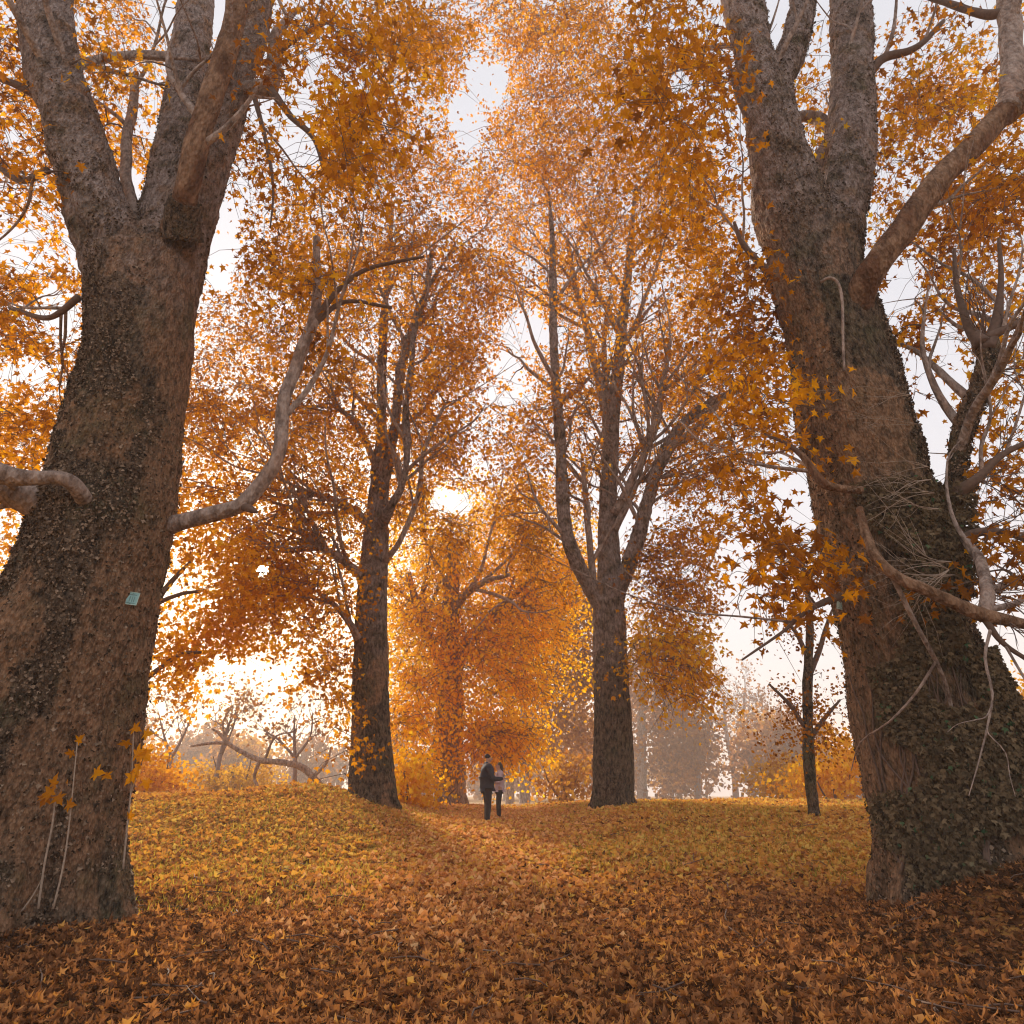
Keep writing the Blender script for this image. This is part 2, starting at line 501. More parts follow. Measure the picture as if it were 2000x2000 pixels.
# ------------------------------------------------------------------ places where the sky shows through (photo)
GAPS = [(900, 140, 42, 70), (880, 230, 30, 60), (975, 745, 62, 42), (500, 1310, 110, 62), (560, 1370, 70, 50), (1385, 1165, 38, 130), (1420, 1290, 70, 60),
        (425, 450, 36, 95), (560, 230, 45, 100), (590, 120, 24, 40), (1290, 165, 30, 45), (1300, 1075, 14, 30),
        (850, 945, 55, 26), (1235, 830, 26, 20), (1690, 560, 45, 60), (1790, 700, 60, 60),
        (1750, 860, 40, 120), (30, 460, 40, 40), (95, 590, 40, 40), (20, 250, 30, 30), (245, 350, 25, 50),
        (1890, 960, 60, 60), (1870, 1250, 60, 60), (1010, 620, 60, 40), (1400, 1020, 24, 60),
        (140, 40, 18, 18), (40, 700, 40, 26), (1650, 130, 20, 20), (1760, 620, 40, 30), (1500, 1240, 60, 60), (960, 700, 40, 30)]
def gap_prob(px, py):
    k = np.ones(len(px))
    q = np.stack([np.asarray(px) * 0.022, np.asarray(py) * 0.022, np.full(len(px), 3.0)], 1)
    w = 0.55 * noise(q) + 0.35 * noise(q * 2.7 + 5)
    for gx, gy, rx, ry in GAPS:
        d = np.sqrt(((px - gx) / rx) ** 2 + ((py - gy) / ry) ** 2) + w
        k *= sstep(0.6, 1.1, d)
    return k

# ------------------------------------------------------------------ trees
def vec(a): return np.asarray(a, float)

def limb_pts(spec, Yd):
    """spec: list of (px, py, radius_px[, Y]) -> 3-D points and radii"""
    pts, rad = [], []
    for q in spec:
        p = P(q[0], q[1], q[3] if len(q) > 3 else Yd)
        pts.append(p); rad.append(RAD(q[2], p))
    return np.array(pts), np.array(rad)

BARE_AND_LIT = {}
def fused_mesh(name, tubes, voxel, mtl, origin, amp=1.0, sm=2, side=0.0, hi=99):
    mb = Mb()
    for pts, rad, sides in tubes:
        v, f = tube(pts, rad, sides, True)
        mb.add(v, f)
    tmp = bpy.data.objects.new('tmp', mb.mesh('tmp', None))
    COL.objects.link(tmp)
    m = tmp.modifiers.new('r', 'REMESH'); m.mode = 'VOXEL'; m.voxel_size = voxel; m.use_smooth_shade = True
    s = tmp.modifiers.new('s', 'SMOOTH'); s.factor = 0.5; s.iterations = sm * 3
    dg = bpy.context.evaluated_depsgraph_get()
    me = bpy.data.meshes.new_from_object(tmp.evaluated_get(dg))
    old = tmp.data
    bpy.data.objects.remove(tmp); bpy.data.meshes.remove(old)
    n = len(me.vertices)
    co = np.empty(n * 3, np.float32); me.vertices.foreach_get('co', co); co = co.reshape(-1, 3).astype(float)
    no = np.empty(n * 3, np.float32); me.vertices.foreach_get('normal', no); no = no.reshape(-1, 3)
    q = co * np.array((1, 1, 0.5))
    ridg = 1 - np.abs(noise(co * np.array((5.5, 5.5, 1.3)) + 3.3))
    d = 0.055 * noise(q * 1.7) + 0.028 * noise(q * 5 + 7) + 0.022 * (ridg - 0.6) + 0.020 * noise(q * 14 + 1) + 0.014 * noise(q * 30 + 5)
    co2 = co + no * (d * amp)[:, None] - np.asarray(origin)
    me.vertices.foreach_set('co', co2.astype(np.float32).ravel())
    me.polygons.foreach_set('use_smooth', np.ones(len(me.polygons), bool))
    # edge light painted on the inward side, plus random patches of crust-free lighter bark
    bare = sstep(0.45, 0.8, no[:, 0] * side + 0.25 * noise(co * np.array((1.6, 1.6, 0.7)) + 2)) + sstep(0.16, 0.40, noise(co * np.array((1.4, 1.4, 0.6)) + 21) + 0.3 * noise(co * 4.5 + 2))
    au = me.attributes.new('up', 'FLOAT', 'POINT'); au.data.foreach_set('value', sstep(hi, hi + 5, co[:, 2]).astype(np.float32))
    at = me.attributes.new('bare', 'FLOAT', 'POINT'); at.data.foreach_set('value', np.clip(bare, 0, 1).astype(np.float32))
    me.name = name
    me.materials.clear(); me.materials.append(mtl)
    me.update()
    BARE_AND_LIT[id(me)] = np.clip(bare, 0, 1)
    return me, co2 + np.asarray(origin), no

def crown(skel_p, skel_r, blobs, per, spread, size, tint, tvar, twig_min=0.006, use_gaps=True, droop=0.5, far=False, seed=0, bare=0.0, twig_k=0.018, bough=7, twig_far=False, screen=None):
    """clumps of leaves tied back to the nearest branch; returns Leaves and twig builder"""
    rng = np.random.default_rng(seed)
    cen, ctint = [], []
    for b in blobs:
        cx, cy, rx, ry, Y, dY, n = b[:7]
        m_ = max(2, n // bough)
        u = rng.normal(size=(m_, 3)); u /= np.linalg.norm(u, axis=1)[:, None]
        u *= rng.random(m_)[:, None] ** 0.42
        bt = rng.normal(size=m_) * tvar * 0.8 + (b[7] if len(b) > 7 else 0.0)
        w = rng.integers(0, m_, n)
        j = rng.normal(size=(n, 3)) * 0.20 + u[w]
        fr = rng.random(n) < 0.38                          # some clumps grow between the boughs
        uf = rng.normal(size=(n, 3)); uf /= np.linalg.norm(uf, axis=1)[:, None]; uf *= rng.random(n)[:, None] ** 0.42
        j[fr] = uf[fr]
        px = cx + rx * j[:, 0]; py = cy + ry * np.where(fr, j[:, 1], u[w, 1] + (j[:, 1] - u[w, 1]) * 0.8); yy = Y + dY * j[:, 2]
        if use_gaps:
            k = rng.random(n) < gap_prob(px, py)
        else:
            k = np.ones(n, bool)
        for a, c, d, e in zip(px[k], py[k], yy[k], bt[w][k]):
            p = P(a, c, d)
            if p[2] > gz(p[0], p[1]) + 0.35:
                cen.append(p); ctint.append(e)
    cen = np.array(cen)
    margin = 34 if size < 0.15 else 9
    if screen:                                        # keep the view of the big stems mostly free of leaves
        ctint = np.array(ctint); cx_, cy_, _ = project(cen); ok = np.ones(len(cen), bool)
        for q, rr, yy in screen:
            d = np.hypot(cx_[:, None] - q[None, :, 0], cy_[:, None] - q[None, :, 1]) / (rr[None] + margin)
            i = np.argmin(d, axis=1)
            ok &= ~((d[np.arange(len(cen)), i] < 1.0) & (cen[:, 1] < yy[i]))
        cen = cen[ok]; ctint = ctint[ok]
    sp = np.asarray(skel_p); sr = np.asarray(skel_r)
    dist = np.array([np.min(np.linalg.norm(sp - c, axis=1)) for c in cen])
    od = np.argsort(dist); cen = cen[od]; ctint = np.array(ctint)[od]
    cap = len(sp) + len(cen) * 4
    NP = np.empty((cap, 3)); NR = np.empty(cap)
    n0 = len(sp); NP[:n0] = sp; NR[:n0] = sr
    tw = Mb(); L = Leaves()
    for c, ct0 in zip(cen, ctint):
        d = np.linalg.norm(NP[:n0] - c, axis=1) + 0.6 * np.maximum(NP[:n0, 2] - c[2] - 0.4, 0) * (0.3 if droop > 0.4 else 1)
        i = int(np.argmin(d)); a = NP[i]; L0 = np.linalg.norm(c - a)
        r0 = min(NR[i] * 0.55, twig_min + twig_k * L0)
        mid = (a + c) / 2 + np.array((0, 0, 0.16 * L0)) + rng.normal(size=3) * 0.09 * L0
        q1 = a * 0.5 + mid * 0.5 + rng.normal(size=3) * 0.04 * L0; q2 = mid * 0.5 + c * 0.5 + np.array((0, 0, 0.06 * L0))
        pts = np.array([a, q1, mid, q2, c + rng.normal(size=3) * 0.05])
        rad = np.array([r0, r0 * 0.85, r0 * 0.65, r0 * 0.5, twig_min * 0.4])
        v, f = tube(pts, rad, 3 if r0 < 0.03 else 5, False)
        tw.add(v, f, 0.5)
        NP[n0:n0 + 4] = pts[1:]; NR[n0:n0 + 4] = rad[1:]; n0 += 4
        if rng.random() < bare: continue
        k = max(2, int(per * (0.5 + rng.random())))
        ns = 1 if far and not twig_far else max(2, min(4, k // 7))
        out_ = (c - a) / max(L0, 0.05)
        p = np.empty((k, 3)); wh = rng.integers(0, ns, k); tt = rng.random(k) ** 0.8
        for q in range(ns):                         # drooping sprays that carry the leaves
            d_ = out_ * 0.7 + rng.normal(size=3) * 0.75; d_[2] = 0.25 * rng.normal() - 0.15
            d_ /= np.linalg.norm(d_); ln = spread * (1.3 + 1.3 * rng.random())
            e1 = c + d_ * ln * 0.5 + np.array((0, 0, 0.05)); e2 = c + d_ * ln + np.array((0, 0, -ln * droop * (0.4 + rng.random())))
            ii = wh == q; t3 = tt[ii][:, None]
            p[ii] = c * (1 - t3) ** 2 + 2 * e1 * t3 * (1 - t3) + e2 * t3 ** 2
            if ns > 1 or twig_far:
                ex, ey, _ = project(np.array([e2]))
                if not use_gaps or gap_prob(ex, ey)[0] > 0.5:
                    tm = (c + 2 * e1 + e2) / 4 + rng.normal(size=3) * 0.05 * ln
                    v, f = tube(np.array([c, tm, e2]), [twig_min * 0.6, twig_min * 0.45, twig_min * 0.22], 3, False)
                    tw.add(v, f, 0.5)
        p = p + rng.normal(size=(k, 3)) * spread * (0.30 if ns > 1 else 0.6)
        t_ = np.column_stack([rng.normal(size=(k, 2)) * 0.8, -0.35 - rng.random(k) * 0.9])
        nn = rng.normal(size=(k, 3)) * 0.8 + np.array((0, -0.25, 0.7))
        sz = size * (0.6 + 0.65 * rng.random(k))
        lx, ly, _ = project(p)
        kp = (((lx - 495) ** 2 + (ly - 1075) ** 2) > 12.0 ** 2)
        if use_gaps: kp &= rng.random(k) < 0.10 + gap_prob(lx, ly)
        if not kp.any(): continue
        p, t_, nn, sz = p[kp], t_[kp], nn[kp], sz[kp]; k = len(p)
        ct = tint + ct0 + tvar * rng.normal() * 0.4
        L.add(p, basis(t_, nn), sz, ct + tvar * 0.8 * rng.normal(size=k))
    return L, tw

def tree(name, label, cat, group, Y, trunk, limbs=(), parts=(), blobs=(), per=14, spread=0.35, size=0.16, tint=0.5, tvar=0.15,
         voxel=0.04, amp=1.0, bark=None, leafmat=None, temps=None, singles=0, seed=1, far=False, twigmat=None, base_sink=0.35, flare=1.5, side=0.0, hi=99, auto=0, auto_len=3.0, clear=False, **kw):
    bark = bark or M_BARK; leafmat = leafmat or M_LEAF; temps = temps or T_STAR
    tp, tr = limb_pts(trunk, Y)
    # foot of the trunk goes into the ground
    b = tp[0].copy(); g = gz(b[0], b[1])
    root = empty(name, (b[0], b[1], g), label, cat, group)
    org = vec(root.location)
    down = tp[0] - (tp[1] - tp[0]) / np.linalg.norm(tp[1] - tp[0]) * max(tp[0][2] - g + base_sink, 0.2)
    tp = np.vstack([down, tp]); tr = np.concatenate([[tr[0] * 1.12], tr])
    sp, sr = [], []
    tubes = []
    p, r = catmull(tp, tr, 5); tubes.append((p, r, 20)); sp.append(p[6:]); sr.append(r[6:])
    if flare > 1.0:                                  # root buttresses
        rb = tr[1]; rr = random.Random(seed)
        for k in range(7):
            a = k * 2 * math.pi / 7 + rr.uniform(-0.3, 0.3)
            dv = np.array((math.cos(a), math.sin(a), 0))
            c0 = np.array((b[0], b[1], g))
            e = c0 + dv * rb * (flare * rr.uniform(0.85, 1.1)) + np.array((0, 0, -0.25 * rb))
            m_ = c0 + dv * rb * 0.88 + np.array((0, 0, 0.26 * rb))
            t_ = c0 + dv * rb * 0.55 + np.array((0, 0, 1.0 * rb))
            pp, rr_ = catmull([t_, m_, e], [rb * 0.26, rb * 0.24, rb * 0.16], 4)
            tubes.append((pp, rr_, 10))
    for lm in limbs:
        q, w = limb_pts(lm, Y); p, r = catmull(q, w, 5); tubes.append((p, r, 14)); sp.append(p); sr.append(r)
    trunk_data = None
    if far:
        mb = Mb()
        for p, r, s_ in tubes:
            v, f = tube(p, r, max(5, s_ // 2), True, 0.18, seed * 3.7); mb.add(v, f, 0.5)
        link('trunk', mb.mesh('trunk', bark, org), root)
    else:
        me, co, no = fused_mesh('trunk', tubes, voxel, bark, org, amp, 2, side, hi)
        link('trunk', me, root); trunk_data = (me, co, no)
    for spec in parts:                                # separate smaller limbs
        pm = spec[0]; q, w = limb_pts(spec[1], Y)
        p, r = catmull(q, w, 7)
        p = p + np.stack([noise(p * 1.7 + seed + k * 11) for k in range(3)], 1) * np.minimum(r[:, None] * 0.3, 0.035)
        v, f = tube(p, r, 14 if not far else 5, True, 0.08, seed)
        mb = Mb(); mb.add(v, f, 0.5)
        link('limb', mb.mesh('limb', pm, org), root)
        if len(spec) < 3 or spec[2]: sp.append(p); sr.append(r)
    if auto:                                          # secondary branches rising from the limbs
        rng = np.random.default_rng(seed + 100)
        src = [(p, r) for p, r in zip(sp[1:] or sp, sr[1:] or sr) if len(p) > 6]
        mb = Mb()
        for k in range(auto):
            p, r = src[rng.integers(0, len(src))]
            i = int(rng.integers(len(p) // 4, len(p) - 1))
            d = p[min(i + 1, len(p) - 1)] - p[i - 1]; d /= np.linalg.norm(d) + 1e-9
            sd = rng.normal(size=3); sd[1] *= 0.7; sd -= d * sd.dot(d); sd /= np.linalg.norm(sd)
            v = d * 0.75 + sd * rng.uniform(0.45, 0.9); ln = auto_len * rng.uniform(0.5, 1.3)
            pts = [p[i]]
            for j in range(5):
                v = v / np.linalg.norm(v); pts.append(pts[-1] + v * ln / 5); v = v + rng.normal(size=3) * 0.16 + np.array((0, 0, 0.10))
            r0 = min(r[i] * 0.55, 0.022 * ln + 0.012)
            q, w = catmull(pts, np.linspace(r0, r0 * 0.22, 6), 3)
            mb.add(*tube(q, w, 6, False, 0.1, seed), 0.5); sp.append(q); sr.append(w)
            for j in range(2):                        # and a fork or two each
                a = int(rng.integers(5, 13)); v2 = (q[a + 1] - q[a - 1]); v2 /= np.linalg.norm(v2); v2 = v2 + rng.normal(size=3) * 0.55
                pts = [q[a]]
                for _ in range(4):
                    v2 = v2 / np.linalg.norm(v2); pts.append(pts[-1] + v2 * ln * 0.13); v2 = v2 + rng.normal(size=3) * 0.2
                q2, w2 = catmull(pts, np.linspace(w[a] * 0.7, w[a] * 0.2, 5), 3)
                mb.add(*tube(q2, w2, 5, False), 0.5); sp.append(q2); sr.append(w2)
        o = link('branches', mb.mesh('branches', M_BARK2, org), root); o['kind'] = 'stuff'
    if blobs:
        if clear: kw['screen'] = [(np.column_stack(project(p)[:2]), r * F / K / np.maximum(project(p)[2], 0.1), p[:, 1]) for p, r, _ in tubes if len(p) > 12]
        L, tw = crown(np.vstack(sp), np.concatenate(sr), blobs, per, spread, size, tint, tvar, far=far, seed=seed, **kw)
        o = link('twigs', tw.mesh('twigs', twigmat or M_TWIG, org), root); o['kind'] = 'stuff'
        arr = L.arrays()
        if singles:
            big, arr = pick_largest(arr, singles)
            leaf_objects('leaf', big, T_FINE, leafmat, root)
        o = link('crown', leaf_mesh('crown', arr, temps, leafmat, org), root); o['kind'] = 'stuff'
    return root, trunk_data

# ---- ground sheet
def build_ground():
    xs = np.concatenate([np.linspace(-260, -45, 16), np.linspace(-42, -14, 36), np.linspace(-13.4, 13.4, 170), np.linspace(14, 42, 36), np.linspace(45, 260, 16)])
    ys = np.concatenate([np.linspace(-40, 3, 12), np.linspace(3.5, 28, 170), np.linspace(28.6, 60, 50), np.linspace(64, 420, 28)])
    X, Y = np.meshgrid(xs, ys)
    Z = ground_z(X, Y)
    v = np.stack([X.ravel(), Y.ravel(), Z.ravel()], 1)
    nx, ny = len(xs), len(ys)
    i = np.arange(ny - 1)[:, None] * nx; j = np.arange(nx - 1)[None]
    f = np.stack([(i + j).ravel(), (i + j + 1).ravel(), (i + nx + j + 1).ravel(), (i + nx + j).ravel()], 1)
    m, n, l = mat('leafy_soil')
    o = n.new('ShaderNodeOutputMaterial'); b = n.new('ShaderNodeBsdfPrincipled'); b.inputs['Roughness'].default_value = 0.95
    b.inputs['Specular IOR Level'].default_value = 0.1
    geo = n.new('ShaderNodeNewGeometry')
    vo = n.new('ShaderNodeTexVoronoi'); vo.inputs['Scale'].default_value = 9.0
    nz = n.new('ShaderNodeTexNoise'); nz.inputs['Scale'].default_value = 0.5; nz.inputs['Detail'].default_value = 5
    for q in (vo, nz): l.new(geo.outputs['Position'], q.inputs['Vector'])
    sx = n.new('ShaderNodeSeparateColor'); l.new(vo.outputs['Color'], sx.inputs['Color'])
    r1 = ramp(n, [(0.0, (0.12, 0.05, 0.02)), (0.5, (0.32, 0.14, 0.04)), (1.0, (0.46, 0.24, 0.06))])
    r2 = ramp(n, [(0.0, (0.20, 0.12, 0.03)), (0.5, (0.40, 0.25, 0.05)), (1.0, (0.46, 0.22, 0.06))])
    l.new(sx.outputs['Red'], r1.inputs['Fac']); l.new(sx.outputs['Red'], r2.inputs['Fac'])
    mx = n.new('ShaderNodeMix'); mx.data_type = 'RGBA'
    r3 = ramp(n, [(0.42, (0, 0, 0)), (0.6, (1, 1, 1))]); l.new(nz.outputs['Fac'], r3.inputs['Fac'])
    l.new(r3.outputs['Color'], mx.inputs['Factor']); l.new(r1.outputs['Color'], mx.inputs['A']); l.new(r2.outputs['Color'], mx.inputs['B'])
    l.new(mx.outputs['Result'], b.inputs['Base Color'])
    bp = n.new('ShaderNodeBump'); bp.inputs['Strength'].default_value = 0.8; bp.inputs['Distance'].default_value = 0.05
    l.new(vo.outputs['Distance'], bp.inputs['Height']); l.new(bp.outputs['Normal'], b.inputs['Normal'])
    l.new(b.outputs['BSDF'], o.inputs['Surface'])
    g = link('ground', np_mesh('ground', v, f, m, True))
    g['kind'] = 'structure'
    return g
GROUND = build_ground()

def scatter_litter():
    L = Leaves()
    def ring(n, y0, y1, size, tilt, lift):
        y = y0 + (y1 - y0) * RNG.random(n) ** 1.0
        w = 0.86 * y + 1.5
        x = (RNG.random(n) * 2 - 1) * w
        z = ground_z(x, y) + lift * RNG.random(n) + 0.004
        nn = np.column_stack([RNG.normal(size=(n, 2)) * tilt, np.ones(n)])
        a = RNG.random(n) * 2 * math.pi
        t_ = np.column_stack([np.cos(a), np.sin(a), RNG.normal(size=n) * tilt * 0.6])
        sz = size * (0.55 + 0.8 * RNG.random(n))
        q = np.stack([x * 0.35, y * 0.35, np.full(n, 2.0)], 1)
        gold = noise(q) * 0.5 + 0.5                       # patches with more yellow leaves
        lawn = sstep(9.5, 13, y)                          # yellower lawn leaves, tint also raised in place of sun the canopy blocks
        pth = np.exp(-((x + 0.9 - 0.6 * (y < 12)) / 1.6) ** 2)
        t = 0.25 + 0.36 * lawn + 0.20 * gold * (0.4 + 0.6 * lawn) + 0.10 * pth + RNG.normal(size=n) * (0.19 + 0.04 * lawn)
        heap = np.exp(-(((x - 5.4) / 2.0) ** 2 + ((y - 7.6) / 1.8) ** 2)) + np.exp(-(((x + 6.2) / 2.2) ** 2 + ((y - 7.8) / 2) ** 2))
        t = t - 0.14 * heap - 0.08 * (1 - sstep(6.0, 10.0, y))
        L.add(np.column_stack([x, y, z]), basis(t_, nn), sz, t)
    ring(84000, 4.2, 10.8, 0.084, 0.52, 0.08)
    arr_near = L.arrays()
    L2 = L; 
    L = Leaves()
    ring(85000, 10.4, 20, 0.105, 0.6, 0.06)
    ring(46000, 19.0, 34, 0.13, 0.5, 0.06)
    arr_far = L.arrays()
    big, rest = pick_largest(arr_near, 300)
    leaf_objects('fallen_leaf', big, T_LITTER_F, M_FALLEN, GROUND)
    o = link('leaf_litter', leaf_mesh('leaf_litter', rest, T_LITTER, M_FALLEN), GROUND); o['kind'] = 'stuff'
    o = link('distant_leaf_litter', leaf_mesh('distant_leaf_litter', arr_far, [quadkite(0.35), quadkite(-0.3)], M_FALLEN), GROUND); o['kind'] = 'stuff'
    # the trodden path keeps a thicker run of fresh salmon-orange leaves
    n = 13000
    y = 8.0 + 24 * RNG.random(n) ** 0.9; x = -0.75 + RNG.normal(size=n) * (0.55 + 0.045 * y)
    nn = np.column_stack([RNG.normal(size=(n, 2)) * 0.5, np.ones(n)]); a = RNG.random(n) * 6.283
    arr_p = (np.column_stack([x, y, ground_z(x, y) + 0.035 + 0.05 * RNG.random(n)]), basis(np.column_stack([np.cos(a), np.sin(a), np.zeros(n)]), nn), 0.085 + 0.06 * RNG.random(n), RNG.random(n))
    o = link('path_leaves', leaf_mesh('path_leaves', arr_p, [quadkite(0.35), quadkite(-0.3)], M_PATH), GROUND); o['kind'] = 'stuff'
    # short dry grass between the leaves
    n = 48000
    y = 9.5 + 20 * RNG.random(n); x = (RNG.random(n) * 2 - 1) * (0.86 * y + 1)
    keep = noise(np.stack([x * 0.4, y * 0.4, np.full(n, 5.0)], 1)) > 0.0
    keep &= np.abs(x + 0.75) > 1.0 + 0.5 * RNG.random(n)
    x, y = x[keep], y[keep]; n = len(x)
    p = np.column_stack([x, y, ground_z(x, y)])
    t_ = np.column_stack([RNG.normal(size=(n, 2)) * 0.35, np.ones(n)])
    g = link('grass', leaf_mesh('grass', (p, basis(t_, RNG.normal(size=(n, 3))), 0.10 + 0.08 * RNG.random(n), RNG.random(n)),
             [(np.array([(-0.07, 0, 0), (0.07, 0, 0), (0, 1, 0.2)]), np.array([(0, 1, 2)]))], M_GRASS))
    tag(g, kind='stuff')
scatter_litter()

def ground_twigs():
    mb = Mb(); rng = np.random.default_rng(12)
    for k in range(240):
        y = 4.8 + 14 * rng.random() ** 1.4; x = (rng.random() * 2 - 1) * (0.8 * y + 1); a = rng.random() * 6.283; ln = rng.uniform(0.15, 0.6)
        t = np.linspace(-0.5, 0.5, 4); px_ = x + np.cos(a) * t * ln + rng.normal(size=4) * 0.02; py_ = y + np.sin(a) * t * ln + rng.normal(size=4) * 0.02
        mb.add(*tube(np.column_stack([px_, py_, ground_z(px_, py_) + 0.07 + rng.random(4) * 0.05]), np.linspace(0.008, 0.004, 4), 4, True), 0.5)
    link('fallen_twigs', mb.mesh('fallen_twigs', M_TWIG), GROUND)['kind'] = 'stuff'
ground_twigs()

# ------------------------------------------------------------------ the two great trees in front
YL = 9.4
Lroot, Ldata = tree('plane_tree', 'huge rough-barked plane tree at left with forked trunk and green number tag', 'tree', 'plane trees lining the path', YL,
    [(20, 1720, 193), (32, 1640, 183), (54, 1500, 173), (88, 1350, 161), (126, 1220, 148), (165, 1100, 126), (196, 990, 119), (216, 890, 110), (237, 790, 101), (256, 690, 92), (268, 600, 92), (272, 520, 98)],
    limbs=[[(262, 620, 60), (228, 500, 66, 9.2), (196, 420, 60, 9.0), (160, 310, 52, 8.8), (124, 200, 50, 8.6), (98, 100, 46, 8.4), (84, 0, 43, 8.2), (75, -90, 40, 8.0)],
           [(285, 600, 70), (318, 480, 66, 9.5), (328, 400, 58, 9.7), (336, 300, 44, 9.9), (348, 190, 38, 10.1), (364, 80, 32, 10.3), (376, -20, 29, 10.5), (388, -100, 26, 10.7)],
           [(300, 560, 60), (352, 420, 50, 9.4), (388, 320, 44, 9.3), (420, 210, 40, 9.2), (452, 100, 38, 9.1), (480, 0, 36, 9.0), (500, -80, 33, 8.9)]],
    parts=[(M_PALE, [(340, 440, 36, 9.0), (345, 405, 26, 8.7), (350, 370, 22, 8.42), (370, 285, 21.5, 8.25), (398, 190, 21, 8.15), (424, 100, 20, 8.05), (455, -10, 19, 7.95), (478, -90, 18, 7.9)]),
           (M_BARK, [(346, 455, 36, 8.95), (345, 405, 31, 8.65), (349, 378, 25, 8.45)], False),
           (M_BARK2, [(265, 1000, 32, 9.5), (310, 992, 20, 9.5), (345, 982, 16, 9.5), (410, 966, 15, 9.5), (460, 950, 14, 9.5), (500, 905, 14, 9.5), (526, 850, 13, 9.5), (534, 770, 12, 9.5), (556, 690, 12, 9.6), (588, 612, 11, 9.7), (598, 540, 8, 9.8), (597, 450, 6, 9.9)]),
           (M_TWIG, [(455, 953, 9, 9.5), (474, 961, 7, 9.4), (486, 966, 2, 9.35)], False),
           (M_TWIG, [(588, 612, 7, 9.7), (640, 545, 5, 9.6), (700, 505, 4, 9.5), (800, 485, 2.5, 9.3)]),
           (M_TWIG, [(588, 615, 6, 9.7), (650, 570, 4, 9.8), (740, 580, 3, 9.9)]),
           (M_BARK2, [(170, 965, 13, 8.9), (156, 935, 15, 8.45), (136, 908, 14, 8.2), (105, 898, 13, 8.1), (50, 900, 15, 8.0), (-20, 890, 22, 7.9), (-90, 870, 24, 7.8)]),
           (M_BARK2, [(110, 975, 34, 9.0), (65, 945, 30, 8.8), (20, 925, 28, 8.6), (-40, 905, 28, 8.4)]),
           (M_BARK2, [(262, 420, 12, 9.4), (250, 385, 11, 9.6), (238, 320, 10, 9.8), (243, 250, 9, 10.0), (253, 180, 8, 10.2), (256, 140, 6, 10.3)]),
           (M_BARK2, [(120, 140, 10, 8.6), (160, 120, 9, 8.9), (230, 106, 8, 9.3), (290, 104, 9, 9.7), (345, 112, 10, 10.0)]),
           (M_BARK2, [(440, 178, 15, 9.2), (480, 168, 16, 9.1), (512, 160, 15, 9.0), (516, 110, 13, 8.9), (524, 60, 10, 8.8), (550, 25, 6, 8.8), (575, 15, 4, 8.8)]),
           (M_TWIG, [(512, 168, 8, 9.0), (545, 215, 6, 8.9), (590, 260, 5, 8.8), (610, 320, 3, 8.8)]),
           (M_TWIG, [(510, 110, 8, 8.9), (560, 70, 5, 8.7), (620, 40, 3, 8.6)]),
           (M_TWIG, [(480, 180, 5, 9.1), (500, 260, 4, 9.0), (515, 350, 2.5, 8.9), (510, 430, 1.5, 8.9)]),
           (M_TWIG, [(70, 180, 8, 8.6), (30, 160, 7, 8.5), (-20, 140, 5, 8.4)]),
           (M_TWIG, [(90, 320, 7, 8.8), (40, 340, 6, 9.0), (-20, 300, 5, 9.2)]),
           (M_TWIG, [(150, 560, 7, 9.0), (90, 600, 5, 9.2), (20, 580, 4, 9.5)])],
    blobs=[(60, 160, 190, 240, 10.0, 3.0, 190), (70, 520, 160, 230, 11, 2.6, 120), (60, 800, 130, 190, 12, 2.2, 70), (270, 130, 160, 190, 12, 2.6, 80),
           (240, 300, 70, 120, 12, 2, 26), (560, 150, 110, 200, 9.6, 2.2, 62), (480, 330, 110, 180, 11, 2, 44), (675, 140, 90, 190, 8.2, 1.6, 66), (720, 60, 130, 90, 8.8, 1.6, 34), (560, 560, 90, 130, 10, 1.2, 30), (640, 300, 60, 120, 8.6, 1.2, 24)],
    side=1.0, hi=7.5, auto=38, auto_len=3.0, clear=True, per=26, spread=0.46, size=0.135, tint=0.40, tvar=0.16, voxel=0.032, amp=1.0, singles=300, seed=11, temps=T_STAR, flare=1.22, twig_min=0.011)  # side: edge light painted onto the path-facing bark

